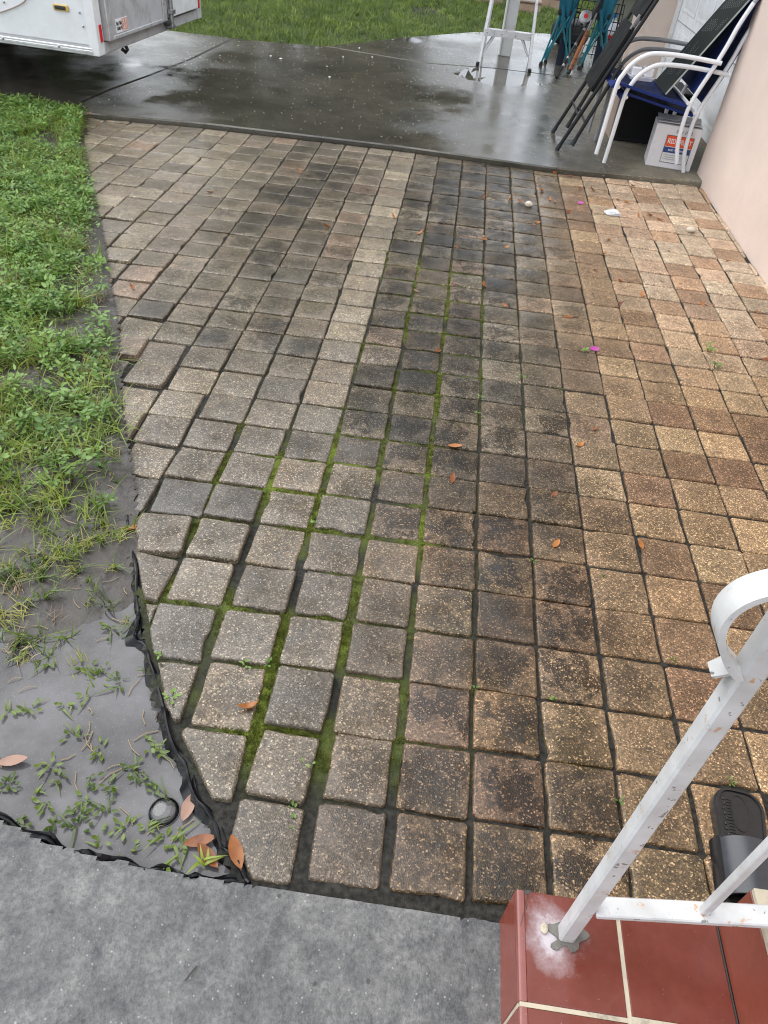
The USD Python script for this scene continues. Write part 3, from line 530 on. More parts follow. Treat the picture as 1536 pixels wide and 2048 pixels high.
tr.part('corner_post', cat(tb(-.012, .052, -.004, .006, 0, 1.9, .003), tb(-.013, .024, .007, .075, .002, 1.9, .003)), 'trailer_white_material')
tr.part('corner_post', tb(-.013, .024, W_-.09, W_+.003, .002, 1.9, .003), 'trailer_grey_material')
tr.part('rear_sill', tb(-.008, .024, .077, W_-.092, .002, .064, .004), 'trailer_grey_material')
dz0 = .070
dl = tr.part('rear_door', tb(-.03, .022, .10, 1.02, dz0, 1.8, .004), 'trailer_grey_material')
tr.part('door_frame', cat(tb(-.042, -.0302, .10, .16, dz0, 1.8, .003), tb(-.042, -.0302, .162, .958, dz0, dz0+.022, .003), tb(-.042, -.0302, .96, 1.02, dz0, 1.8, .003)), 'aluminium_material', under=dl)
d2 = tr.part('rear_door', tb(-.03, .022, 1.10, 1.66, dz0+.01, 1.8, .004), 'trailer_white_material')
tr.part('locking_bar', cat(tube([T(-.055, 1.06, .03), T(-.055, 1.06, 1.7)], .016), tb(-.075, -.03, 1.03, 1.10, .11, .14, .004), tb(-.07, -.01, 1.03, 1.09, .02, .05, .006)), 'steel_material')
tr.part('door_latch', tb(-.075, -.04, .94, 1.01, .05, .075, .005), 'rubber_material')
for b0 in (.028, W_-.075): tr.part('reflector', tb(-.019, -.0132, b0, b0+.030, .072, .165, .003) if b0 < 1 else tb(-.019, -.0132, b0+.005, b0+.035, .072, .165, .003), 'reflector_material')
st_ = tr.part('sticker', tb(-.0325, -.0303, .222, .392, .097, .172), 'sticker_white_material', under=dl)
tr.part('sticker_logo', cat(tb(-.0334, -.0326, .308, .388, .101, .168)), 'orange_print_material', under=st_)
hatch = [obox(T(-.0338, .348+dx*.9, .135+dz*.5), ey*.707+ez*.707*s_, ez*.707-ey*.707*s_, -ex, .035, .004, .0004) for s_ in (1, -1) for dx, dz in ((-.02, .03), (.015, -.03), (.0, .0), (.02, .045), (-.02, -.045))]
tr.part('logo_hatch', cat(*hatch), 'sticker_white_material', under=st_)
def wr(text, h, b, z): return xf(meshkit.text_mesh(text, h, .0008, True), T(-.0333, b, z), ey, ez, -ex)
tw = [wr('Buy This', .019, .228, .139), wr('Trailer N', .019, .228, .112)]
def squash(m, w):
    v, f, _ = meshkit.arrays(m); loc = (v-T(-.0333, .228, 0))@ey; k = w/max(loc.max(), 1e-6); return v+ey*(loc*(k-1))[:, None], f
tr.part('sticker_lettering', cat(*[squash(m, .076) for m in tw]), 'ink_material', under=st_)
lp = tr.part('marker_lamp', tb(.15, .25, -.004, .0078, .215, .25, .006), 'amber_material')
tr.part('lamp_core', tb(.165, .235, -.010, -.0042, .223, .242, .004), 'ink_material', under=lp)
for a, z in ((.075, .15), (.08, .30), (.085, .22), (.57, .22), (.08, .45)): tr.part('rivet', obox(T(a, .004, z), ex, -ey, ez, .012, .012, .012, .004), 'steel_material')
for a in (.25, .62, .85): tr.part('rivet', obox(T(a, -.012, .026), ex, -ey, ez, .012, .006, .012, .002), 'steel_material')
tr.part('cable', tube(smoothline([T(.9, -.003, .02), T(.72, -.003, .13), T(.60, -.003, .165), T(.46, -.003, .22), T(.40, -.003, .27), T(.33, -.003, .4)], 5), .004, 6), 'carton_brown_material')
tr.part('underframe', cat(tb(.3, 3.5, .25, .31, -.06, .0), tb(.3, 3.5, 1.35, 1.41, -.06, .0)), 'rubber_material')
tr.part('floor', tb(.03, 3.55, .03, W_-.03, .004, .0195), 'rubber_material')
tr.part('hook', cat(tube([T(.03, .45, -.01), T(.02, .45, -.03), T(.04, .46, -.05), T(.06, .45, -.03)], .012, 8)), 'rubber_material')
for b0 in (.02, 1.62):
    wc = T(1.75, b0+.1, -TZ+.36); m = trimesh.creation.revolve(np.array([(.0, -.08), (.2, -.08), (.29, -.095), (.33, -.07), (.33, .07), (.29, .095), (.2, .08), (0, .08)]), sections=32)
    wt = tr.part('wheel', xf(m, wc-ez*.0, ex, ez, ey), 'rubber_material')
    rm = trimesh.creation.revolve(np.array([(.0, -.1), (.19, -.1), (.2, -.083), (.2, .083), (.19, .1), (0, .1)]), sections=24); tr.part('rim', xf(rm, wc, ex, ez, ey), 'steel_material', under=wt)
tr.part('fender', ribbon([T(1.75+.42*math.cos(t), .10, -TZ+.36+.40*math.sin(t)) for t in np.linspace(.1, 3.04, 16)], ey, .26, .006), 'trailer_grey_material')

# ------------------------------------------------------------------ stepladder
la = Thing('stepladder', 'aluminium stepladder standing open beside the white post', 'ladder', (.46, 8.0, .03))
SZ = .03
lf, rf = np.array([.196, 7.72, SZ]), np.array([.705, 7.70, SZ])
topL, topR = np.array([.30, 8.16, 1.72]), np.array([.60, 8.15, 1.72])
def on(a, b, t): return a+(b-a)*t
def rail(a, b, w=.062, d=.024, in_=1):
    t = (b-a)/np.linalg.norm(b-a); yv = np.cross(t, [1, 0, 0]); yv /= np.linalg.norm(yv); xv = np.cross(yv, t)
    web = obox((a+b)/2, xv, yv, t, .004, w, np.linalg.norm(b-a)); fl = [obox((a+b)/2+yv*s*(w/2-.002)+xv*in_*d/2, xv, yv, t, d, .004, np.linalg.norm(b-a)-.002) for s in (-1, 1)]
    return cat(web, *fl)
la.part('rail', rail(lf+[0, 0, .03], topL), 'aluminium_material', False); la.part('rail', rail(rf+[0, 0, .03], topR, in_=-1), 'aluminium_material', False)
for p_ in (lf, rf): la.part('foot', box(p_[0]-.014, p_[0]+.018, p_[1]-.028, p_[1]+.042, SZ, SZ+.03, .006), 'rubber_material')
for k, z in enumerate((.30, .60, .90, 1.20, 1.48)):
    t = z/1.69; a, b = on(lf, topL, t), on(rf, topR, t); y = a[1]-.02
    la.part('step', cat(box(a[0]+.004, b[0]-.004, y-.035, y+.05, z+SZ, z+SZ+.006, .002), box(a[0]+.004, b[0]-.004, y-.037, y-.033, z+SZ-.05, z+SZ+.005, .001), box(a[0]+.004, b[0]-.004, y+.047, y+.051, z+SZ-.03, z+SZ+.005, .001)), 'aluminium_material')
    if k == 0:
        for s, A, B in ((1, a, lf), (-1, b, rf)):
            la.part('brace', tube([(A[0]+s*.13, y-.01, z+SZ-.012), (A[0]+s*.02, on(lf, topL, .07)[1]-.02, SZ+.125)], .009, 8), 'aluminium_material')
            la.part('brace', tube([(A[0]+s*.11, y+.04, z+SZ-.012), (A[0]+s*.02, on(lf, topL, .07)[1]+.025, SZ+.125)], .007, 8), 'aluminium_material')
        for xx in (a[0]+.03, a[0]+.17, b[0]-.17, b[0]-.03): la.part('rivet', obox((xx, y-.040, z+SZ-.025), (1, 0, 0), (0, 0, 1), (0, -1, 0), .011, .011, .006, .002), 'steel_material')
rl, rr2 = np.array([.235, 8.22, SZ]), np.array([.712, 8.22, SZ])
for a, b in ((rl, topL), (rr2, topR)):
    la.part('rear_leg', rail(a, b+[0, .05, 0], .03, .018), 'aluminium_material', False)
la.part('rear_brace', cat(obox(((rl+rr2)/2)+[0, .0, .9], (1, 0, 0), (0, 1, 0), (0, 0, 1), .37, .012, .03)), 'aluminium_material')
la.part('top_cap', box(.27, .63, 8.10, 8.28, 1.72, 1.76, .008), 'aluminium_material')

# ------------------------------------------------------------------ folded camp chairs
def camp_chair(cx, cy, label, seed):
    r = random.Random(seed); t = Thing('camp_chair', label, 'camp chair', (cx, cy, SZ), group='folded teal camp chairs by the post')
    def q(x, y, z): return np.array([cx+x, cy+y, SZ+z])
    feet = [(-.13, -.06), (.13, -.07), (-.10, .10), (.12, .11)]
    tops = [(.05, .03), (-.06, .02), (.06, -.03), (-.05, -.03)]
    for (fx, fy), (tx, ty) in zip(feet, tops):
        fx += r.uniform(-.02, .02)
        t.part('leg', tube([q(fx, fy, .015), q(fx*.55+tx*.45, fy*.5+ty*.5, .40), q(tx*1.5, ty, .86)], .0095, 8), 'teal_tube_material')
        t.part('foot', tube([q(fx, fy, 0), q(fx, fy, .03)], [.021, .016], 8), 'rubber_material')
    for s in (-1, 1):
        t.part('cross_tube', tube([q(s*.12, -.065, .06), q(-s*.055, -.05, .47)], .008, 8), 'teal_tube_material')
        t.part('cross_tube', tube([q(s*.11, .10, .06), q(-s*.05, .05, .47)], .008, 8), 'teal_tube_material')
        t.part('upright', tube([q(s*.05, -.02, .42), q(s*.075, -.015, .95)], .009, 8), 'teal_tube_material')
        t.part('joint', obox(q(s*.055, -.05, .46), (1, 0, 0), (0, 1, 0), (0, 0, 1), .045, .04, .05, .008), 'rubber_material')
    t.part('hub', obox(q(0, -.01, .27), (1, 0, 0), (0, 1, 0), (0, 0, 1), .04, .04, .04, .008), 'rubber_material')
    # bunched seat and back cloth: pleated cone hanging between the tubes
    n, m = 40, 10; vs = []
    for k in range(m+1):
        z = .43+.50*k/m; w = .045+.055*(k/m)**.7
        for i in range(n):
            a = i*2*math.pi/n; pl = 1+.32*math.sin(a*5+seed+k*.25)+.12*math.sin(a*11+k)
            low = (.09*max(0, math.sin(a*2+seed)) if k == 0 else 0)
            vs.append(q(w*pl*math.cos(a)*1.15, w*pl*math.sin(a)*.75, z-low+.02*math.sin(a*3+seed)))
    f = [x for k in range(m) for i in range(n) for x in ((k*n+i, k*n+(i+1) % n, (k+1)*n+(i+1) % n), (k*n+i, (k+1)*n+(i+1) % n, (k+1)*n+i))]
    t.part('cloth', (np.array(vs), np.array(f)), 'teal_fabric_material', True)
    t.part('strap', ribbon(smoothline([q(.08, -.07, .5), q(.05, -.11, .40), q(.02, -.10, .34), q(-.02, -.09, .42), q(-.05, -.08, .52)], 5), (1, .2, 0), .03, .002), 'teal_fabric_material')
    t.part('carry_bag', xf(trimesh.creation.capsule(.65, .05, count=[10, 12]), q(.05, .10, .10), (.75, 0, 0), (0, .75, 0), (0, .1, .9)), 'navy_bag_material')
camp_chair(.985, 8.22, 'folded teal camp chair beside the stepladder, left of the rods', 1)
camp_chair(1.36, 8.25, 'folded teal camp chair standing right of the fishing rods', 5)

# fishing rods
b0, b1 = G(1113, 155, SZ+.012), atY(1208, -10, 8.23); dirn = b1-b0
def R_(t): return b0+dirn*t
rod = Thing('fishing_rod', 'black fishing rod with a silver reel leaning on the camp chairs', 'fishing rod', tuple(b0))
rod.part('butt_cap', tube([R_(0), R_(.05)], [.016, .013], 10), 'rubber_material'); rod.part('blank', tube([R_(.05), R_(1), R_(2.1)], [.011, .008, .003], 8), 'black_plastic_material')
rod.part('handle', tube([R_(.20), R_(.55)], .013, 10), 'rubber_material'); rod.part('foregrip', tube([R_(.72), R_(1.0)], [.021, .018], 10), 'rubber_material')
for t_ in (.13, .22, .38, .56): rod.part('ring', tube([R_(t_), R_(t_+.025)], .0155, 10), 'steel_material')
rc = R_(.70)+np.array([-.05, -.02, .02]); rm = trimesh.creation.revolve(np.array([(0, -.03), (.045, -.03), (.055, -.026), (.055, -.018), (.04, -.015), (.04, .015), (.055, .018), (.055, .026), (.045, .03), (0, .03)]), sections=28)
rl_ = rod.part('reel', xf(rm, rc, (1, 0, 0), (0, .3, .95), (0, -.95, .3)), 'steel_material')
rod.part('reel_face', xf(trimesh.creation.cylinder(.020, .006, sections=24), rc+np.array([0, -.032, .01]), (1, 0, 0), (0, .3, .95), (0, -.95, .3)), 'reflector_material', under=rl_)
rod.part('reel_foot', tube([rc, R_(.70)], .008, 8), 'steel_material', under=rl_)
c0, c1 = G(1136, 147, SZ+.012), atY(1204, 0, 8.20); dc = c1-c0
rod2 = Thing('fishing_rod', 'fishing rod with a long orange brown cork handle', 'fishing rod', tuple(c0))
rod2.part('butt_cap', tube([c0, c0+dc*.05], [.017, .017], 10), 'rubber_material'); rod2.part('cork_handle', tube([c0+dc*.05, c0+dc*.3, c0+dc*.58], [.019, .021, .017], 12), 'cork_material')
rod2.part('reel_seat', tube([c0+dc*.58, c0+dc*.66, c0+dc*.70, c0+dc*.82], [.014, .016, .02, .018], 12), 'steel_material'); rod2.part('foregrip', tube([c0+dc*.82, c0+dc*1.3], [.022, .02], 10), 'rubber_material'); rod2.part('blank', tube([c0+dc*1.3, c0+dc*2.1], [.008, .003], 8), 'black_plastic_material')
for t_ in (.10, .18, .5): rod2.part('ring', tube([c0+dc*t_, c0+dc*(t_+.02)], .0215, 10), 'brown_leaf_material')
rp = Thing('steel_pin', 'short steel rod standing beside the cork handled fishing rod', 'rod', tuple(G(1141, 152, SZ)))
p0 = G(1141, 152, SZ+.004); p1 = atY(1168, 92, 8.15); rp.part('shaft', tube([p0, p1], .009, 8), 'steel_material'); rp.part('tip', tube([p0, on(p0, p1, .15)], .012, 8), 'aluminium_material')
# wire rack, jug, bag, blocks behind
wk = Thing('wire_rack', 'black wire rack standing behind the folded camp chairs', 'rack', (1.35, 8.75, SZ))
for z in np.linspace(.06, .52, 7): wk.part('wire', tube([(1.13, 8.78, SZ+z), (1.62, 8.74, SZ+z)], .005, 6), 'rubber_material')
for x in np.linspace(1.13, 1.62, 9): wk.part('wire', tube([(x+.03*(-1)**int(x*100), 8.78, SZ+.02), (x, 8.765, SZ+.53)], .004, 6), 'rubber_material')
for x in (1.15, 1.60): wk.part('leg', tube([(x, 8.79, SZ), (x, 8.79, SZ+.56)], .008, 6), 'rubber_material')
jg = Thing('detergent_jug', 'white plastic jug of blue liquid beyond the right camp chair', 'jug', (1.62, 9.25, SZ))
jprof = np.array([(0, 0), (.085, 0), (.095, .02), (.095, .21), (.085, .25), (.05, .31), (.028, .33), (.028, .36), (0, .36)])
jm = trimesh.creation.revolve(jprof, sections=24); jv = np.array(jm.vertices)*[1.1, .8, 1]; jg.part('bottle', (jv+[1.62, 9.25, SZ], np.array(jm.faces)), 'jug_material')
lm = trimesh.creation.revolve(np.array([(0, .002), (.098, .002), (.098, .10), (0, .10)]), sections=24); jg.part('liquid', (np.array(lm.vertices)*[1.1, .8, 1]+[1.62, 9.25, SZ], np.array(lm.faces)), 'blue_liquid_material')
jg.part('cap', xf(trimesh.creation.cylinder(.032, .035, sections=16), (1.62, 9.25, SZ+.375), (1, 0, 0), (0, 1, 0), (0, 0, 1)), 'blue_liquid_material')
jg.part('jug_label', cat(box(1.575, 1.665, 9.168, 9.172, SZ+.12, SZ+.2)), 'reflector_material')
bg = Thing('duffel_bag', 'black bag on the slab behind the silver fishing reel', 'bag', (1.22, 9.6, SZ))
bm = trimesh.creation.icosphere(3); v = np.array(bm.vertices); v = np.sign(v)*np.abs(v)**.7*[.22, .15, .13]; v += .012*(meshkit.noise(v*14)-.5)[:, None]; bg.part('body', (v+[1.22, 9.6, SZ+.125], np.array(bm.faces)), 'rubber_material', True); bg.part('handle', tube(smoothline([(1.12, 9.5, SZ+.22), (1.16, 9.46, SZ+.33), (1.28, 9.46, SZ+.33), (1.32, 9.5, SZ+.22)], 5), .012, 8), 'black_vinyl_material')
for k, (x, y, w, lab) in enumerate(((.28, 12.9, .42, 'tan landscaping block at the far grass behind the ladder rail'), (.80, 12.35, .46, 'tan landscaping block beyond the grass right of the post'), (1.25, 13.2, .40, 'tan landscaping block furthest right beyond the camp chairs'))):
    b_ = Thing('edging_block', lab, 'block', (x, y, -.05)); b_.part('block', box(x-w/2, x+w/2, y-.1, y+.1, -.06, .11, .02), 'block_material'); b_.part('cap', box(x-w/2-.01, x+w/2+.01, y-.11, y+.11, .112, .15, .012), 'block_material')

# ------------------------------------------------------------------ black folding chair leaning
fc = Thing('folding_chair', 'black folding chair folded flat and leaning beside the white chairs', 'folding chair', (.81, 5.3, SZ))
fa = np.array([.80, 0, SZ]); fd = np.array([.402, 0, .918]); fdn = fd/np.linalg.norm(fd); fn = np.array([fdn[2], 0, -fdn[0]])   # along the chair, and its normal (towards +x)
def FC(t, y, n=0.): return fa+fdn*t+np.array([0, y, 0])+fn*n
YN, YF = 5.06, 5.53
for y in (YN, YF):
    fc.part('front_leg', tube([FC(.015, y), FC(.5, y), FC(1.10, y), FC(1.14, y+(.02 if y == YN else -.02))], .0125, 10), 'black_plastic_material')
    fc.part('rear_leg', tube([FC(.10, y-.045*(1 if y > 5.2 else -1)*0-.07, .055), FC(.62, y-.03*0-.035, .035)], .0125, 10), 'black_plastic_material')
    fc.part('foot_cap', tube([FC(0, y), FC(.04, y)], .0155, 10), 'rubber_material'); fc.part('foot_cap', tube([FC(.09, y-.07, .055), FC(.13, y-.067, .054)], .0155, 10), 'rubber_material')
fc.part('top_rail', tube(smoothline([FC(1.05, YN), FC(1.12, YN+.03), FC(1.14, YN+.1), FC(1.14, YF-.1), FC(1.12, YF-.03), FC(1.05, YF)], 4), .0125, 10), 'black_plastic_material')
fc.part('cross_bar', tube([FC(.24, YN), FC(.24, YF)], .007, 8), 'black_plastic_material'); fc.part('cross_bar', tube([FC(.24, YN-.06, .05), FC(.24, YF-.06, .05)], .007, 8), 'black_plastic_material')
def padpoly(w0, w1, l, r=.035): return Polygon([(-w0/2, 0), (w0/2, 0), (w1/2, l), (-w1/2, l)]).buffer(-r).buffer(r, quad_segs=4)
def pad(t0, l, w0, w1, n0, th):
    m = prism(padpoly(w0, w1, l), 0, th); m2 = prism(padpoly(w0-.02, w1-.02, l-.02), 0, th+.006); m2 = (m2[0]+[0, .01, 0], m2[1]); return xf(cat(m, m2), FC(t0, (YN+YF)/2, n0), (0, -1, 0), fdn, -fn)
fc.part('seat', pad(.40, .42, .44, .40, -.006, .018), 'black_vinyl_material'); fc.part('backrest', pad(.86, .25, .45, .44, .0, .014), 'black_vinyl_material')
fc.part('bracket', obox(FC(.84, YN+.05, -.02), (0, 1, 0), fdn, fn, .004, .09, .03, .002), 'steel_material')

# ------------------------------------------------------------------ stacked blue sling chairs
def sling_chair(label, dx, dy, dz, far_grey):
    t = Thing('patio_chair', label, 'patio chair', (1.4+dx, 5.18+dy, SZ), group='stacked white tubular chairs with blue slings')
    YA, YB = 4.90+dy, 5.46+dy
    arm = [(1.114, SZ), (1.122, .22), (1.131, .44), (1.15, .50), (1.185, .56), (1.245, .61), (1.32, .633), (1.49, .637), (1.72, .624)]
    back = [(1.657, SZ), (1.623, .15), (1.613, .306), (1.627, .416), (1.686, .592), (1.724, .72), (1.748, .82), (1.79, .94)]
    sh = lambda pts, y: smoothline([(x+dx, y, max(z+dz, SZ+dz)) for x, z in pts], 5)
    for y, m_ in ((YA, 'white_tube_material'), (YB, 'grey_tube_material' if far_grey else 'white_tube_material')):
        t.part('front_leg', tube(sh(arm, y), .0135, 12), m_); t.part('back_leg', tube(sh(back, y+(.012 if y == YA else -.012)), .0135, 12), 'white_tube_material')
    top = smoothline([(1.79+dx, YA+.012, .94+dz), (1.81+dx, YA+.02, .975+dz), (1.815+dx, YA+.08, .985+dz), (1.815+dx, YB-.08, .985+dz), (1.81+dx, YB-.02, .975+dz), (1.79+dx, YB-.012, .94+dz)], 4)
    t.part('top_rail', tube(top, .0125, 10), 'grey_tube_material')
    for zz, x in ((.43, 1.145), (.39, 1.60)): t.part('seat_bar', tube([(x+dx, YA, zz+dz), (x+dx, YB, zz+dz)], .011, 8), 'white_tube_material')
    def sheet(prof, y0, y1, th, sag):
        p = smoothline([(a+dx, 0, b+dz) for a, b in prof], 6); n = len(p); ny = 12; vs = []
        tt = np.gradient(p, axis=0); tt /= np.linalg.norm(tt, axis=1, keepdims=True); nn = np.stack([-tt[:, 2], 0*tt[:, 0], tt[:, 0]], 1)
        for side in (0, 1):
            for i in range(n):
                for k in range(ny+1):
                    w = k/ny; vs.append(p[i]+[0, y0+(y1-y0)*w, 0]-nn[i]*(sag*math.sin(math.pi*w)*math.sin(math.pi*i/(n-1))+th*side))
        o = n*(ny+1); f = []
        for i in range(n-1):
            for k in range(ny):
                a, b, c, d = i*(ny+1)+k, i*(ny+1)+k+1, (i+1)*(ny+1)+k+1, (i+1)*(ny+1)+k; f += [(a, b, c), (a, c, d), (o+a, o+c, o+b), (o+a, o+d, o+c)]
        for i in range(n-1):
            for k in (0, ny): a, d = i*(ny+1)+k, (i+1)*(ny+1)+k; f += [(a, d, o+d), (a, o+d, o+a)]
        for k in range(ny):
            for i in (0, n-1): a, b = i*(ny+1)+k, i*(ny+1)+k+1; f += [(a, b, o+b), (a, o+b, o+a)]
        return np.array(vs), np.array(f)
    t.part('seat_sling', sheet([(1.095, .425), (1.12, .45), (1.17, .452), (1.38, .415), (1.56, .385), (1.60, .378)], YA+.012, YB-.012, .016, .02), 'blue_sling_material')
    t.part('back_sling', sheet([(1.640, .44), (1.695, .58), (1.742, .73), (1.79, .90), (1.825, .975)], YA+.018, YB-.018, .006, .015), 'blue_sling_material')
sling_chair('lower of two stacked white tube chairs with blue slings', 0, 0, 0, True)
sling_chair('upper of two stacked white tube chairs, holding the black panel', -.075, -.05, .06, True)
# things on the chairs
pn0 = np.array([1.397, 5.175, .458]); pd_ = np.array([.318, 0, .54]); pdn = pd_/np.linalg.norm(pd_); pnn = np.array([pdn[2], 0, -pdn[0]])
pl = Thing('glass_panel', 'large black glass panel with faint printed rows leaning in the chair', 'panel', tuple(pn0))
pl.part('sheet', obox(pn0+pdn*.35, (0, 1, 0), pdn, pnn, .40, .70, .008, .0015), 'panel_material')
pl.part('edge', obox(pn0+pdn*.35+np.array([0, -.2018, 0]), (0, 1, 0), pdn, pnn, .003, .69, .010, .0005), 'panel_edge_material')
marks = []
rg = random.Random(3)
for col_ in range(4):
    for row in range(9):
        if rg.random() < .35: continue
        tcol = .08+.15*col_+.006*row; ylo = -.13+.032*row
        for k in range(rg.randrange(4, 8)): marks.append(obox(pn0+pdn*(tcol+.012*k)+np.array([0, -ylo-.0, 0])*1.0-pnn*.0045, (0, 1, 0), pdn, pnn, .006, .007, .0008))
pl.part('printed_marks', cat(*marks), 'panel_print_material', False, kind='stuff')
tq = G(1280, 158, .515)
ty_ = Thing('white_tray', 'small white tray with two white blocks on the blue seat', 'tray', tuple(tq))
ty_.part('dish', trimesh.convex.convex_hull(np.array([(tq[0]+a*s_, tq[1]+b*s_, z) for s_, z in ((.8, .513), (1, .535)) for a, b in ((-.08, -.06), (.08, -.06), (.08, .07), (-.08, .07), (-.09, 0), (.09, 0))])), 'white_plastic_material')
for dx in (-.04, .04):
    ty_.part('block', box(tq[0]+dx-.03, tq[0]+dx+.03, tq[1]-.045, tq[1]+.06, .536, .585, .006), 'white_plastic_material')
    for k in range(4): ty_.part('slot', box(tq[0]+dx-.018, tq[0]+dx+.018, tq[1]-.03+k*.02, tq[1]-.026+k*.02, .5855, .5865), 'grey_tube_material')
# carton
ca = np.array([1.405, 4.975, SZ]); ux = np.array([.287, -.036, 0]); ux /= np.linalg.norm(ux); uy = np.array([-ux[1], ux[0], 0])
def K(x, y, z): return ca+ux*x+uy*y+np.array([0, 0, z])
bxn = Thing('carton', 'white cardboard carton with an orange and navy label under the chairs', 'carton', tuple(ca))
CW, CD, CH = .30, .21, .262
bxn.part('body', obox(K(CW/2, CD/2, CH/2), ux, uy, (0, 0, 1), CW, CD, CH, .004), 'carton_white_material')
for y0, y1, tilt in ((.0, .09, .015), (.115, .205, .03)):
    bxn.part('flap', obox(K(CW/2+.005*tilt, (y0+y1)/2, CH+.006+tilt/3), ux, np.array(uy)*.97+np.array([0, 0, .16*(1 if y0 > .05 else -.5)]), (0, 0, 1), CW-.012, y1-y0, .003, .0008), 'carton_white_material')
bxn.part('tape', obox(K(.07, .035, CH+.012), ux, uy, (0, 0, 1), .13, .05, .0015), 'sticker_white_material')
lb = bxn.part('printed_label', obox(K(.175, -.0006, .118), ux, (0, 0, 1), -uy, .172, .165, .0012), 'carton_white_material')
def kb(x0, x1, z0, z1, d=.0016): return obox(K((x0+x1)/2, -d, (z0+z1)/2), ux, (0, 0, 1), -uy, x1-x0, z1-z0, .0008)
bxn.part('label_border', cat(kb(.086, .089, .035, .205), kb(.262, .265, .035, .205), kb(.0892, .2618, .035, .038), kb(.0892, .2618, .202, .205)), 'ink_material', under=lb)
bxn.part('orange_band', kb(.0895, .2615, .137, .2015), 'orange_label_material', under=lb); bxn.part('navy_band', kb(.0895, .2615, .098, .133), 'navy_label_material', under=lb)
def kt(text, h, x, z, wmax, bold=True, d=.0021):
    m = meshkit.text_mesh(text, h, .0007, bold); v = np.array(m.vertices); v[:, 0] *= wmax/v[:, 0].max(); return xf((v, np.array(m.faces)), K(x, -d, z), ux, (0, 0, 1), -uy)
bxn.part('white_lettering', cat(kt('RIDORUST', .028, .098, .156, .158), kt('RUST PREVENTER', .011, .118, .110, .118)), 'sticker_white_material', under=lb)
bxn.part('dark_lettering', cat(kt('/ Stops rust and protects metal', .006, .100, .082, .13, False, .0013), kt('/ Long lasting rust protection', .006, .100, .069, .14, False, .0013), kt('/ Cleans and prevents rust', .006, .100, .056, .12, False, .0013), kt('2605  10:22', .017, .135, .222, .105, True, .0008)), 'ink_material', under=lb)
# black cabinet under the chairs
bc = Thing('black_bin', 'black glossy bin standing under the stacked chairs', 'bin', (1.5, 5.75, SZ))
bc.part('body', box(1.235, 1.72, 5.53, 5.95, SZ, .36, .01), 'black_plastic_material'); bc.part('side', box(1.222, 1.233, 5.54, 5.94, SZ, .355, .003), 'carton_brown_material'); bc.part('lid', box(1.225, 1.73, 5.52, 5.96, .361, .385, .008), 'black_vinyl_material')
bc.part('front_panel', box(1.27, 1.70, 5.520, 5.529, .06, .33, .003), 'black_vinyl_material')

# ------------------------------------------------------------------ tiled steps and railing
YE = -.022
stp = Thing('tiled_steps', 'red tiled entrance steps with cream grout in the lower right corner', 'steps', (.373, YE, 0))
stp.part('core', cat(box(.379, 1.6, -1.2, YE-.006, -.05, .131), box(.7205, 1.6, -1.2, YE-.0062, .1312, .276)), 'dark_grout_material')
TT = .140
def tile(x0, x1, y0, y1, m_='tile_material', z=TT): stp.part('tile', box(x0, x1, y0, y1, z-.009, z, .0015), m_)
tile(.3865, .5405, -.1855, YE, 'sprayed_tile_material'); tile(.5475, .7105, -.1825, YE)
for k in range(3):
    y1 = -.193-.2*k; tile(.3865, .5405, y1-.192, y1); tile(.5475, .7105, y1-.192, y1)
def nose(y0, y1):
    pts = [(.3735, TT-.012), (.3735, TT-.004), (.3750, TT-.0012), (.378, TT), (.3862, TT), (.3862, TT-.012)]
    v = np.array([(x, y, z) for y in (y0, y1) for x, z in pts]); return trimesh.convex.convex_hull(v)
stp.part('nosing', nose(-.1855, YE), 'tile_edge_material')
for k in range(3): stp.part('nosing', nose(-.193-.2*k-.192, -.193-.2*k), 'tile_edge_material')
g_ = cat(box(.5407, .5473, -1.1, YE-.001, TT-.008, TT-.0012), box(.3755, .5405, -.1925, -.186, TT-.008, TT-.0012), box(.5475, .7105, -.1925, -.183, TT-.008, TT-.0012), *[box(.3755, .7105, -.393-.2*k, -.3865-.2*k, TT-.0081, TT-.0013) for k in range(3)])
stp.part('grout', g_, 'grout_material', False)
stp.part('tread_joint', box(.7108, .7128, -1.1, YE-.002, TT-.008, TT-.0005), 'dark_grout_material', False)
# left face tiles, bottom riser
for k in range(4):
    y1 = YE if k == 0 else -.193-.2*(k-1); y0 = -.1855 if k == 0 else y1-.192
    stp.part('side_tile', box(.3725, .3785, y0, y1, -.02, TT-.0135, .001), 'tile_material')
stp.part('side_grout', cat(box(.3745, .379, -.1928, -.1857, -.02, TT-.0135), box(.3745, .379, -1.1, YE-.001, TT-.0133, TT-.0123)), 'grout_material', False)
stp.part('far_face', box(.379, 1.6, YE-.0058, YE-.001, -.02, TT-.012), 'tile_material')
for k in range(3):
    y1 = YE-.002 if k == 0 else -.30-.28*(k-1)-.004; y0 = -.30-.28*k
    stp.part('riser_tile', box(.7135, .7195, y0, y1, TT+.001, .272, .001), 'riser_tile_material')
stp.part('upper_grout', cat(box(.7145, .7385, -1.1, YE-.003, .2725, .2835, .001)), 'grout_material')
for k in range(3):
    for q_ in range(3):
        x0, y1 = .739+.2*q_, YE-.004-.2*k; stp.part('tile', box(x0, x0+.193, y1-.193, y1, .276, .285, .0015), 'tile_material')
ck = [(.392, YE+.0005), (.3935, -.032), (.3885, -.040), (.390, -.050), (.384, -.062), (.3815, -.072), (.3785, -.080)]
stp.part('crack', ribbon([(x, y, TT+.0002) for x, y in ck], [( .8, .6, 0)]*len(ck), [.005, .0018, .0014, .0016, .0012, .0013, .0008], .0006), 'ink_material', False)
stp.part('chip', xf(trimesh.creation.cylinder(.006, .0008, sections=9), (.3925, YE-.002, TT+.0002), (1, .2, 0), (0, .6, 0), (0, 0, 1)), 'dark_grout_material')

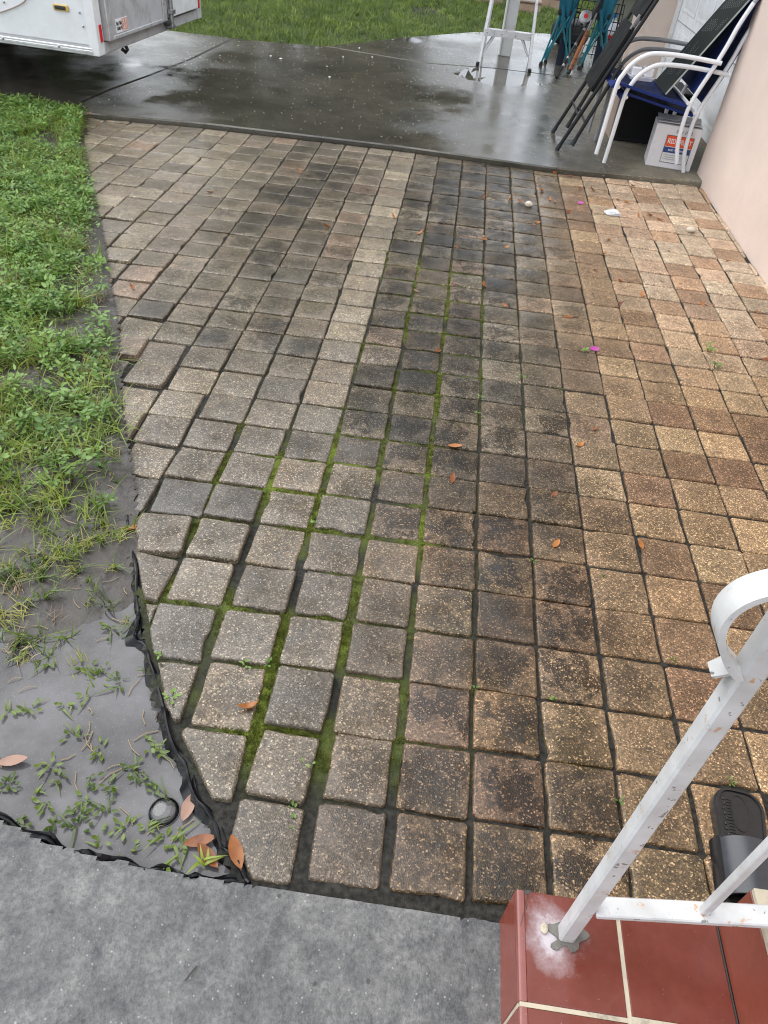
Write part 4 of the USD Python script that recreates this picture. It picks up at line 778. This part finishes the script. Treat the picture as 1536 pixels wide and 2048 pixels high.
RX, RY = .4535, -.081
rg_ = Thing('stair_railing', 'white painted iron stair railing with a scroll on its post', 'railing', (RX, RY, TT))
h_ = .0128
rg_.part('post', box(RX-h_, RX+h_, RY-h_, RY+h_, TT+.0005, 1.02, .0032), 'rail_paint_material')
ra, rb_ = np.array([RX+h_+.001, RY-.001, .262]), np.array([1.30, RY-.001, .262+.20*(1.30-RX-h_)/.8])
rt = (rb_-ra)/np.linalg.norm(rb_-ra); rn = np.array([-rt[2], 0, rt[0]])
rg_.part('bottom_rail', obox((ra+rb_)/2, rt, (0, 1, 0), rn, np.linalg.norm(rb_-ra), .030, .012, .002), 'rail_paint_material')
hb_ = rb_+np.array([0, 0, .68]); ha_ = ra+np.array([-.0, 0, .72])
for x in (.6165, .737, .857, .977, 1.097):
    zb = ra[2]+(x-ra[0])*(rb_[2]-ra[2])/(rb_[0]-ra[0])+.0062
    rg_.part('baluster', box(x-.0062, x+.0062, RY-.0072, RY+.0052, zb, zb+.70, .0012), 'rail_paint_material')
rg_.part('handrail', obox((ha_+hb_)/2+np.array([0, 0, .0]), rt, (0, 1, 0), rn, np.linalg.norm(hb_-ha_), .036, .016, .004), 'rail_paint_material')
sc = smoothline([(RX-h_-.001, .858), (.425, .872), (.412, .890), (.402, .908), (.3965, .928), (.397, .944), (.402, .958), (.411, .969), (.424, .978), (.440, .984)], 5)
rg_.part('scroll', ribbon([(x, RY-.002, z) for x, z in sc], (0, 1, 0), .031, .0068), 'rail_paint_material')
rg_.part('scroll_tab', ribbon([(RX-h_-.001, RY+.006, .858), (.432, RY+.008, .846), (.425, RY+.010, .836)], (0, 1, 0), [.026, .022, .018], .004), 'rail_paint_material')
rg_.part('weld', xf(trimesh.creation.icosphere(2, .006), (RX-h_, RY-.004, .857), (1, 0, 0), (0, 1.6, 0), (0, 0, 1)), 'rail_paint_material')
cf = Polygon([(RX+math.cos(a)*(.027+.009*math.sin(a*3+1)+.006*math.sin(a*7))-.002, RY-.004+math.sin(a)*(.025+.006*math.cos(a*2)+.005*math.sin(a*5))) for a in np.linspace(0, 6.28, 40)[:-1]])
rg_.part('cement_footing', prism(cf, TT-.002, TT+.0035), 'cement_material', False)
bl = trimesh.creation.icosphere(2); v = np.array(bl.vertices)*[.007, .009, .004]; v += .002*(meshkit.noise(v*300)-.5)[:, None]; rg_.part('putty', (v+[RX-.036, RY+.003, TT+.003], np.array(bl.faces)), 'grout_material', True)

# ------------------------------------------------------------------ sandal
so = np.array([.872, .298, .002]); sd = np.array([-.10, -.995, 0]); sd /= np.linalg.norm(sd); sl = np.array([-sd[1], sd[0], 0])
outl = smoothline([(0, 0), (.004, .026), (.03, .043), (.08, .041), (.13, .037), (.18, .044), (.225, .047), (.26, .035), (.275, .0), (.262, -.036), (.225, -.05), (.18, -.048), (.13, -.042), (.08, -.043), (.03, -.043), (.004, -.026), (0, 0)], 4)[:-1]
SP = shapely.affinity.scale(Polygon(outl), 1.03, 1.16, origin=(0, 0))
def sandal_z(x): return 0.0
sa = Thing('slide_sandal', 'black slide sandal with white striped strap beside the steps', 'sandal', tuple(so))
def S2(m, dz=0.): return xf(m, so+np.array([0, 0, dz]), sd, sl, (0, 0, 1))
o1 = prism(SP, 0, .022); o2 = prism(SP.buffer(-.0025), .0221, .026)
sa.part('sole', S2(cat(o1, o2)), 'sandal_material', 40)
rim = SP.buffer(-.003).difference(SP.buffer(-.008)); sa.part('rim', S2(prism(rim, .0262, .031)), 'sandal_material', 40)
fb = SP.buffer(-.0085); sa.part('footbed', S2(prism(fb, .0262, .0275)), 'sandal_material', 40)
cup = shapely.affinity.scale(Point(.055, -.002).buffer(1, quad_segs=16), .040, .020).intersection(fb)
cr = cup.difference(cup.buffer(-.002)); sa.part('heel_cup', S2(prism(cr, .0276, .029)), 'sandal_material', 40)
for k in range(16): sa.part('tread_ridge', S2(box(.028+k*.0065, .031+k*.0065, -.028, -.017, .0277, .029, .0005)), 'sandal_material')
for k in range(9): sa.part('tread_ridge', S2(box(.10+k*.0055, .103+k*.0055, -.016, .018, .0277, .0286, .0004)), 'sandal_material')
for k in range(11):
    a_ = .03+k*.011; sa.part('stud', S2(xf(trimesh.creation.icosphere(1, .003), (a_, -.033+.002*math.sin(k*2), .0285), (1, 0, 0), (0, .9, 0), (0, 0, .6))), 'sandal_material')
def strap(a0, a1, w, lift, thick, t0, t1, n=18):
    arc = [(0, w*math.cos(t), .004+lift*abs(math.sin(t))**.75) for t in np.linspace(t0, t1, n)]
    return ribbon([np.array([(a0+a1)/2, y, z]) for _, y, z in arc], (1, 0, 0), a1-a0, thick)
stp_ = sa.part('strap', S2(strap(.125, .235, .060, .062, .005, 0.0, math.pi)), 'sandal_strap_material', 50)
sa.part('strap_side', S2(strap(.120, .238, .0625, .060, .004, math.pi-.50, math.pi+.02)), 'sandal_material', 50, under=stp_)
for k in range(3): sa.part('stripe', S2(strap(.150+.028*k, .168+.028*k, .0635, .0665, .0015, .25, 1.25)), 'sticker_white_material', 50, under=stp_)

# ------------------------------------------------------------------ lawn edging
def edging(pix, label, seed):
    r = random.Random(seed); p = np.array([G(*q) for q in pix]); p = smoothline(p, 5); n = len(p)
    ph = np.arange(n)*.55+seed
    top = p+np.stack([.004*np.sin(ph), .004*np.cos(ph*1.3), -.006+.006*np.sin(ph*.9)+.003*np.sin(ph*2.7)], 1)
    t = Thing('lawn_edging', label, 'edging', tuple(p[0]))
    tang = np.gradient(p, axis=0); tang /= np.linalg.norm(tang, axis=1, keepdims=True); side = np.stack([-tang[:, 1], tang[:, 0], 0*tang[:, 0]], 1)
    wd = side*(.75+.25*np.sin(ph*.8))[:, None]+np.array([0, 0, 1.])*(.6+.25*np.cos(ph*.6))[:, None]
    t.part('strip', ribbon(top-np.array([0, 0, .012]), wd, (.036+.008*np.sin(ph*.8)), .003), 'edging_material', 40)
    t.part('bead', tube(top+side*.004, .0042+.0012*np.sin(ph), 8), 'edging_material')
edging([(248, 1032), (256, 1060), (262, 1100), (268, 1150), (273, 1200), (268, 1240), (270, 1272), (285, 1295), (300, 1330), (312, 1380), (325, 1430), (345, 1490), (365, 1540), (395, 1600), (422, 1650), (450, 1700), (475, 1735), (497, 1768)], 'black plastic edging strip along the broken paver edge', 1)
edging([(-60, 1615), (0, 1638), (50, 1668), (100, 1690), (140, 1703), (180, 1718), (230, 1728), (280, 1738), (320, 1748), (360, 1757), (400, 1760), (430, 1763), (492, 1772)], 'black plastic edging strip along the grey concrete walk', 2)
# splash bubble
bb = trimesh.creation.icosphere(3, .030); v = np.array(bb.vertices); f = np.array(bb.faces); keep = (v[f][:, :, 2].mean(1) > -.001); pb = G(328, 1624, -.026)
bu = Thing('water_bubble', 'clear dome shaped rain bubble floating on the muddy puddle', 'bubble', tuple(pb))
bu.part('dome', (v*[1, 1, .62]+pb, f[keep]), 'bubble_material', True)
bu.part('rim', tube([pb+[.0302*math.cos(a), .0302*math.sin(a), .0008] for a in np.linspace(0, 6.283, 40)], .0012, 6, False), 'puddle_material')

# ------------------------------------------------------------------ vegetation
def tuft(r, nb, h, spread, w, seg=3, droop=.8):
    vs, fs = [], []
    for k in range(nb):
        a = r.random()*6.283; x, y = spread*r.random()*math.cos(a), spread*r.random()*math.sin(a); b = r.random()*6.283; L = h*(.5+.8*r.random()); ww = w*(.7+.6*r.random()); lean = droop*(.3+r.random())
        n0 = len(vs); c = np.array([x, y, 0.]); dirb = np.array([math.cos(b), math.sin(b)])
        for s in range(seg+1):
            t = s/seg; wd = ww*(1-t)**.6*(.6+.8*t if t < .4 else 1.); out = lean*L*t*t; z = L*(t-.42*lean*t*t)
            pnt = np.array([x+dirb[0]*out, y+dirb[1]*out, z])
            vs += [pnt+[-dirb[1]*wd/2, dirb[0]*wd/2, 0], pnt+[dirb[1]*wd/2, -dirb[0]*wd/2, 0]]
            if s: i = n0+2*s; fs += [(i-2, i-1, i+1), (i-2, i+1, i)]
    return np.array(vs), np.array(fs)
def leaf_shape(L, W, curl, n=5, fold=.25):
    vs, fs = [], []
    for i in range(n+1):
        t = i/n; w = W*math.sin(math.pi*min(max(t*.94+.03, 0), 1))**.8; z = curl*(t-.4)**2*L
        vs += [(L*(t-.5), -w/2, z+fold*w*.5), (L*(t-.5), 0, z), (L*(t-.5), w/2, z+fold*w*.5)]
        if i: a = 3*i; fs += [(a-3, a-2, a+1), (a-3, a+1, a), (a-2, a-1, a+2), (a-2, a+2, a+1)]
    return np.array(vs, float), np.array(fs)
def rotm(a, b, c):
    ca, sa, cb, sb, cc, sc_ = math.cos(a), math.sin(a), math.cos(b), math.sin(b), math.cos(c), math.sin(c)
    return np.array([[ca, -sa, 0], [sa, ca, 0], [0, 0, 1]])@np.array([[cb, 0, sb], [0, 1, 0], [-sb, 0, cb]])@np.array([[1, 0, 0], [0, cc, -sc_], [0, sc_, cc]])
def weed(r, nl, size, spread, h):
    ms = []
    for k in range(nl):
        v, f = leaf_shape(size*(.7+.6*r.random()), size*(.45+.15*r.random()), .3, 3); a = r.random()*6.283; d = spread*math.sqrt(r.random())
        v = v@rotm(a, r.uniform(-.5, .15), r.uniform(-.4, .4)).T+[d*math.cos(a), d*math.sin(a), h*(.35+.65*r.random())]; ms.append((v, f))
    return cat(*ms)
def lawn_density(x, y):
    """grass is dense higher up, thin towards the puddle and along the pavers"""
    dl = lerp_left(y)-x
    k = min(max((y-.22)/1.35, 0), 1)**.6*.9+.03
    k *= .35+.65*min(max(dl/.22, 0), 1) if y < 3 else 1
    return k
pts, idx, scl = [], [], []
while len(pts) < 9500:
    y = nr.uniform(.02, 4.56); x = nr.uniform(-3.8, lerp_left(y)-.01)
    if x < -1.1-.62*y: continue
    if nr.rand() > lawn_density(x, y)*min(max(fbm(x, y, 5.5, 4, 21)*3.4-1.0, .04), 1.): continue
    if y < .36 and nr.rand() < .8: continue
    clover = fbm(x, y, 2.2, 3, 33)+.25*sm(y, .9, 1.8)+.18*(x < lerp_left(y)-.45)
    if y > .9 and nr.rand() < .14+.5*sm(clover, .5, .8): k = nr.randint(6, 9)
    else: k = nr.randint(0, 6) if y > .7 else nr.randint(3, 6)
    if nr.rand() < .07: k = 9
    pts.append((x, y, float(soil_z(np.array(x), np.array(y)))-.004)); idx.append(k); scl.append((.75+.6*nr.rand())*(1 if y > .8 else .8))
protos = [('grass_tuft', tuft(random.Random(k), 8+5*k, .040+.010*k, .026+.008*k, .0034+.0007*k, 3, 1.0+.3*k), 'grass_material', True) for k in range(3)]+[('grass_tuft', tuft(random.Random(9), 10, .05, .03, .004, 3, 1.3), 'yellow_grass_material', True)]+[('grass_tuft', tuft(random.Random(10+k), 9, .05, .02, .0058, 4, 1.5), 'sprig_material', True) for k in range(2)]+[('weed_leaves', weed(random.Random(k), 9+5*k, .010+.0045*k, .04, .038+.008*k), 'weed_material', True) for k in range(3)]+[('dead_tuft', tuft(random.Random(31), 9, .05, .035, .0035, 3, 1.7), 'straw_material', True)]
instancer('lawn_grass', protos, pts, idx, scl, nr.rand(len(pts))*6.28, tilt=.9, label='lush wet grass and broad leaved weeds left of the pavers', cat='grass')
# dry stems and twigs lying in the mud
ms = []
for k in range(260):
    y = nr.uniform(.03, 1.9); x = nr.uniform(max(-1.9, -1.1-.62*y), lerp_left(y)-.02); a = nr.rand()*6.28; L = nr.uniform(.015, .06); z = max(float(soil_z(np.array(x), np.array(y))), -.026)+.003
    ms.append(tube([(x, y, z), (x+L/2*math.cos(a), y+L/2*math.sin(a), z+.004*nr.rand()), (x+L*math.cos(a+.2), y+L*math.sin(a+.2), z)], .0007+.0005*nr.rand(), 4))
single('plant_litter', cat(*ms), 'straw_material', 'thin straw and dead stems strewn over the mud', 'plant litter', kind='stuff')
# sprigs drowned in the puddle, each one a plant
sprig_px = [(45, 1310), (100, 1320), (170, 1335), (205, 1345), (240, 1365), (130, 1410), (150, 1470), (300, 1490), (320, 1505), (345, 1390), (205, 1500), (265, 1535), (285, 1560), (100, 1530), (60, 1590), (95, 1610), (140, 1640), (175, 1600), (210, 1620), (250, 1660), (155, 1660), (110, 1650), (200, 1680), (250, 1698), (270, 1545), (315, 1590), (240, 1275), (180, 1390), (15, 1420), (60, 1420), (225, 1255), (330, 1680), (360, 1690), (180, 1560), (120, 1555), (40, 1640), (300, 1655), (165, 1635), (15, 1570), (225, 1575)]
rs = random.Random(44)
for k, (a, b) in enumerate(sprig_px):
    p_ = G(a, b, -.024); m = tuft(rs, rs.randrange(2, 5), .024*(.7+.6*rs.random()), .018, .0065, 5, 1.85); m2 = weed(rs, rs.randrange(3, 8), .015, .026, .007)
    single('grass_sprig', (lambda q: (q[0]+p_, q[1]))(cat(m, m2)), 'sprig_material', 'drowned green grass sprig lying in the grey muddy puddle', 'grass sprig', 'grass sprigs in the puddle', smooth=True)
for (a, b), lab in (((330, 1735), 'largest bright green blade clump at the puddle edge by the walk'), ((405, 1725), 'bright green blade clump beneath the orange leaves in the puddle corner')):
    p_ = G(a, b, -.02); single('grass_sprig', (lambda q: (q[0]+p_, q[1]))(tuft(rs, 6, .034, .012, .009, 5, 1.8)), 'grass_material', lab, 'grass sprig', smooth=True)
# weeds in the paver joints
weed_px = [(1415, 705, .055, 'tall green weed sprouting from a joint on the right'), (1428, 740, .045, 'bushy low weed just below the tall joint weed'), (958, 800, .028, 'creeping green weed running along a joint in the middle'), (955, 830, .026, 'lower tip of the creeping weed in the middle joint'), (1042, 758, .026, 'round leaved seedling above the sandy paver in the middle'), (1120, 782, .02, 'row of tiny seedlings along a cross joint'),
           (628, 1052, .024, 'bright green seedling in the mossy joint at left'), (538, 1332, .026, 'pale green seedling in the gap beside the raised paver'), (490, 1335, .024, 'small weed at the foot of the pale raised paver'), (615, 1535, .026, 'spiky grass seedling in the wide sandy joint'), (585, 1625, .026, 'grass seedling low in the wide sandy joint by the walk'), (588, 1662, .016, 'tiny seedling below the grass seedling near the walk'), (1107, 1402, .018, 'small seedling at a joint corner right of centre'), (1345, 1325, .02, 'seedling in the joint left of the railing scroll'), (1460, 1570, .02, 'seedling in the joint above the black sandal'), (952, 1380, .016, 'tiny seedling in the centre joint near the walk'), (345, 1400, .032, 'leafy weed beside the broken corner paver'), (322, 1315, .028, 'small leaf weed on the edge of the raised corner paver'), (1065, 1125, .02, 'seedling in a joint under the spotted leaf'), (1205, 1155, .014, 'very small seedling in the joint right of the spotted leaf'), (885, 575, .02, 'low green weed in a mossy joint far up'), (1235, 1605, .02, 'seedling beside the white railing post')]
for a, b, s_, lab in weed_px:
    p_ = G(a, b, -.006); t = Thing('joint_weed', lab, 'weed', tuple(p_)); r = random.Random(a)
    t.part('leaves', (lambda q: (q[0]+p_, q[1]))(weed(r, 9 if s_ > .03 else 6, s_*.42, s_*.55, s_*.7)), 'weed_material', True); t.part('stem', cat(*[tube([p_, p_+[s_*.3*math.cos(k*2.1+a), s_*.3*math.sin(k*2.1+a), s_*.6]], .0009, 5) for k in range(3)]), 'sprig_material')
# far lawn
far_floor = grid(np.linspace(-14, 8, 60), np.linspace(7.3, 30, 60), lambda X, Y: -.03+.05*(fbm(X, Y, .8, 3, 2)-.5)+.02*(nz(X, Y, 5)-.5))
fkeep = ~shapely.contains_xy(dpoly.buffer(-.25), far_floor[0][:, 0], far_floor[0][:, 1]); far_floor = compact(far_floor[0], far_floor[1][fkeep[far_floor[1]].all(1)])
single('far_lawn_soil', far_floor, 'far_soil_material', kind='structure', smooth=True)
pts, idx, scl = [], [], []
far_poly = shapely.affinity.translate(dpoly, 0, 0).buffer(-.02)
while len(pts) < 9500:
    y = 7.4+7.4*nr.rand()**1.2; x = nr.uniform(-.12-.36*(y+.5), .02+.125*(y+.5)+.35)
    if shapely.contains_xy(far_poly, x, y): continue
    if nr.rand() > min(max(fbm(x, y, 1.6, 4, 51)*2.8-.55, .12), 1): continue
    pts.append((x, y, -.03)); idx.append(nr.choice([0, 1, 2, 3, 3])); scl.append(.7+.7*nr.rand())
instancer('far_grass', [('grass_tuft', tuft(random.Random(60+k), 18, .085, .06, .0055, 3, 1.1), 'far_grass_material', True) for k in range(3)]+[('grass_tuft', tuft(random.Random(70), 14, .07, .06, .0055, 3, 1.2), 'grass_material', True)], pts, idx, scl, nr.rand(len(pts))*6.28, tilt=.5, label='mown green grass beyond the wet driveway', cat='grass')

# fallen leaves
leaf_px = [(410, 247), (600, 345), (712, 285), (735, 380), (655, 455), (840, 467), (788, 435), (968, 479), (1013, 495), (915, 497), (1067, 450), (1040, 403), (1075, 445), (1110, 405), (1135, 425), (1080, 370), (1083, 382), (965, 395), (975, 388), (1160, 378), (1185, 382), (1202, 338), (1210, 508), (1190, 541), (1240, 563), (1238, 608), (1285, 590), (1010, 612), (905, 570), (967, 572), (875, 703), (1250, 348), (1160, 890), (1320, 440), (1300, 430), (1277, 433), (1217, 480), (1455, 522), (1515, 625), (1530, 720),
           (497, 1413), (1072, 322), (970, 320), (925, 306), (885, 302), (1060, 330), (975, 313), (1180, 347), (1235, 350), (1255, 405), (1235, 400), (560, 262), (590, 270), (622, 272), (652, 276), (730, 287), (862, 300), (800, 300), (165, 215), (178, 228), (160, 300), (155, 320), (186, 470), (196, 530), (232, 656), (266, 577), (420, 385), (940, 300), (1110, 345), (1140, 352), (1265, 372), (1405, 610), (1100, 400), (1020, 400), (195, 250), (172, 262), (163, 345), (185, 505)]
special = [((1137, 634), .05, 'long orange leaf lying between joints right of centre', 'dead_leaf_material'), ((910, 892), .055, 'bright orange leaf lying across the pavers in the middle', 'dead_leaf_material'), ((905, 957), .055, 'orange brown leaf pointing down the centre pavers', 'dead_leaf_material'), ((1108, 990), .045, 'curled brown leaf on the sandy paver edge', 'brown_leaf_material'), ((1112, 1088), .045, 'spotted orange leaf on a brown paver', 'dead_leaf_material'), ((1282, 1090), .04, 'pale orange leaf in a joint corner at the right', 'dead_leaf_material'), ((1190, 858), .035, 'dark brown curled leaf on a tan paver', 'brown_leaf_material'), ((967, 473), .045, 'large pale pink leaf on the dark pavers', 'pale_leaf_material'), ((833, 582), .04, 'pale pink leaf by the mossy joints', 'pale_leaf_material'), ((915, 568), .045, 'second pale leaf beside the mossy joints', 'pale_leaf_material'), ((263, 1056), .06, 'orange leaf tucked against the black edging top', 'dead_leaf_material'), ((25, 1522), .07, 'pinkish brown leaf flat in the puddle at the far left', 'pale_leaf_material'), ((376, 1615), .065, 'tan leaf lying upright beside the rain bubble', 'pale_leaf_material'), ((400, 1682), .07, 'dark orange leaf crossing another leaf in the puddle corner', 'dead_leaf_material'), ((415, 1712), .07, 'light orange leaf lowest in the puddle corner', 'dead_leaf_material'), ((472, 1705), .075, 'long orange leaf between the edging and the last paver', 'dead_leaf_material'), ((436, 1632), .06, 'pink brown leaf between edging and paver above the long orange leaf', 'pale_leaf_material'), ((395, 1580), .05, 'reddish leaf standing in the gap by the edging', 'brown_leaf_material')]
rl2 = random.Random(5)
def leaf_obj(px, py, L, mt, label, group=None, ang_=None, flat=False, zz=None):
    z0 = zz if zz is not None else (.036 if py < 240 or (px > 1100 and py < 345) else .003)
    p_ = G(px, py, z0); v, f = leaf_shape(L, L*(.36+.12*rl2.random()), rl2.uniform(.2, 1.3) if not flat else .25, 6, rl2.uniform(.1, .7) if not flat else .2)
    v = v@rotm(ang_ if ang_ is not None else rl2.random()*6.28, rl2.uniform(-.25, .25) if not flat else -.05, rl2.uniform(-.5, .5) if not flat else .1).T
    v[:, 2] -= v[:, 2].min()-.0005
    a0, a1 = v[1], v[1]+(v[1]-v[4])*.35
    st = tube([a0, a1], .0006, 4); m = cat((v, f), st); single('fallen_leaf', (m[0]+p_, m[1]), mt, label, 'leaf', group, smooth=True)
for k, (a, b) in enumerate(leaf_px):
    leaf_obj(a, b, rl2.uniform(.030, .052), rl2.choice(['dead_leaf_material', 'dead_leaf_material', 'brown_leaf_material']), *(('small curled leaf caught along the edge where driveway meets pavers', 'leaves along the driveway edge') if G(a, b)[1] > 4.45 and a > 300 else ('small curled leaf in the crack between lawn and pavers', 'leaves along the lawn edge') if a < 300 else ('small curled orange or brown leaf loose on the brick pavers', 'small leaves on the pavers')))
angs = {(910, 892): .1, (905, 957): 1.5, (472, 1705): 2.1, (400, 1682): .35, (415, 1712): 2.5, (376, 1615): 1.5, (1137, 634): .15, (436, 1632): 2.1, (395, 1580): 2.0}
for (a, b), L, lab, mt in special: leaf_obj(a, b, L*.86, mt, lab, None, angs.get((a, b)), True, -.018 if a < 450 and b > 1500 else None)
# yellow petals on the driveway, pink petals on the pavers, pebbles, paper
for a, b in ((477, 92), (538, 98), (556, 106), (541, 113), (562, 118), (654, 134), (710, 153), (686, 115), (719, 97), (817, 121), (785, 80), (660, 155), (440, 112), (588, 95), (744, 115)):
    p_ = G(a, b, .034); v, f = leaf_shape(.032, .018, .8, 4, .5); v = v@rotm(rl2.random()*6.28, .2, rl2.uniform(-.6, .6)).T; v[:, 2] -= v[:, 2].min(); single('fallen_petal', (v+p_, f), 'yellow_grass_material' if a in (710, 477) else 'paper_material', 'tiny pale petal lying on the wet driveway', 'petal', 'pale petals on the driveway', smooth=True)
for (a, b), lab in (((1160, 407), 'pink petal near the two white chairs on the pavers'), ((1188, 699), 'magenta petal lying beside a green bud in the paving joint')):
    p_ = G(a, b, .004); v, f = leaf_shape(.042, .026, .5, 5, .5); v = v@rotm(.3, .1, .3).T; v[:, 2] -= v[:, 2].min(); single('pink_petal', (v+p_, f), 'petal_material', lab, 'petal', smooth=True)
p_ = G(1170, 704, .004); t = Thing('leaf_bud', 'small dark green bud lying left of the magenta petal', 'bud', tuple(p_)); t.part('leaves', (lambda q: (q[0]+p_, q[1]))(weed(random.Random(8), 5, .02, .012, .012)), 'weed_material', True)
for (a, b), s_, lab in (((1057, 413), .021, 'rounded pale pebble on the dark pavers below the chairs'), ((1380, 464), .022, 'rounded cream pebble beside the pink wall')):
    m = trimesh.creation.icosphere(3); v = np.array(m.vertices); v = v*[1.1, .9, .75]*(1+.25*(meshkit.noise(v*1.4+a)-.5))[:, None]*s_; single('pebble', (v+G(a, b, 0)+[0, 0, .014], np.array(m.faces)), 'pebble_material', lab, 'pebble', smooth=True)
m = trimesh.creation.icosphere(4); v = np.array(m.vertices); v = v*[.042, .028, .016]*(1+1.3*(meshkit.fbm(v*2.6, 3)-.5))[:, None]; single('paper_scrap', (v+G(1226, 426, .010), np.array(m.faces)), 'paper_material', 'crumpled white paper scrap on the pavers near the wall', 'paper scrap', smooth=25)
tw0 = G(370, 1962, .009); tw1 = G(394, 1932, .009); single('twig', tube([tw0, (tw0+tw1)/2+[0, .001, .001], tw1], .0013, 6), 'twig_material', 'short dark twig lying on the grey concrete walk', 'twig')
# drips and debris: tiny pale flecks scattered over the driveway
fl = []
for k in range(1100):
    y = nr.uniform(4.75, 8.5); x = nr.uniform(-2.4, 1.7)
    if not shapely.contains_xy(far_poly, x, y): continue
    a = nr.rand()*6.28; L = nr.uniform(.003, .0085); w = L*nr.uniform(.25, .6); c, s_ = math.cos(a), math.sin(a); z = .0315
    fl.append((np.array([(x+L*c, y+L*s_, z), (x-w*s_, y+w*c, z+.002), (x-L*c, y-L*s_, z), (x+w*s_, y-w*c, z+.001)]), np.array([(0, 1, 2), (0, 2, 3)])))
single('pale_debris', cat(*fl), 'pebble_material', 'tiny pale flecks of debris scattered over the wet concrete', 'debris', kind='stuff', smooth=False)

# ------------------------------------------------------------------ trees beyond the far lawn (seen mirrored in the wet concrete)
def tree(x, y, h, rad, seed, label):
    r = np.random.RandomState(seed); t = Thing('broadleaf_tree', label, 'tree', (x, y, -.1), group=None)
    trunk = [tube(smoothline([(x, y, -.1), (x+.1, y, h*.3), (x-.05, y+.1, h*.6)], 4), np.linspace(.2, .09, 9), 10)]
    for k in range(5):
        a = k*1.3+seed; trunk.append(tube([(x, y, h*(.3+.05*k)), (x+rad*.6*math.cos(a), y+rad*.6*math.sin(a), h*(.55+.07*k))], [.09, .03], 8))
    t.part('trunk', cat(*trunk), 'bark_material')
    n = 9000; cl = r.randn(34, 3)*[rad*.42, rad*.40, h*.24]+[x, y, h*.42]; c = cl[r.randint(0, 26, n)]+r.randn(n, 3)*rad*.2; c[:, 2] = .3+np.abs(c[:, 2]-.3)
    s_ = .16+.14*r.rand(n); a, b = r.randn(n, 3), r.randn(n, 3); a /= np.linalg.norm(a, axis=1, keepdims=True); b -= a*(a*b).sum(1, keepdims=True); b /= np.linalg.norm(b, axis=1, keepdims=True)
    v = np.stack([c-a*s_[:, None], c+b*s_[:, None]*.5, c+a*s_[:, None], c-b*s_[:, None]*.5], 1).reshape(-1, 3); i = np.arange(n)*4
    t.part('crown', (v, np.vstack([np.c_[i, i+1, i+2], np.c_[i, i+2, i+3]])), 'tree_leaf_material', False)
for k, (x, y, h, rad) in enumerate(((-11.5, 16, 9, 3.0), (-4.6, 17, 10, 2.4), (-1.9, 17.5, 10, 2.2), (4.6, 17.5, 10, 2.4), (-17, 10, 9, 3.5), (7.5, 20, 9, 3), (-8.5, 16.5, 9, 1.3))):
    tree(x, y, h, rad, 80+k, ['dark broadleaf tree furthest left beyond the lawn', 'tall dark broadleaf tree behind the trailer', 'dark broadleaf tree straight beyond the driveway', 'dark broadleaf tree behind the house corner', 'dark broadleaf tree left of the trailer', 'dark broadleaf tree far behind the house', 'slender dark tree between the two widest trees behind the trailer'][k])
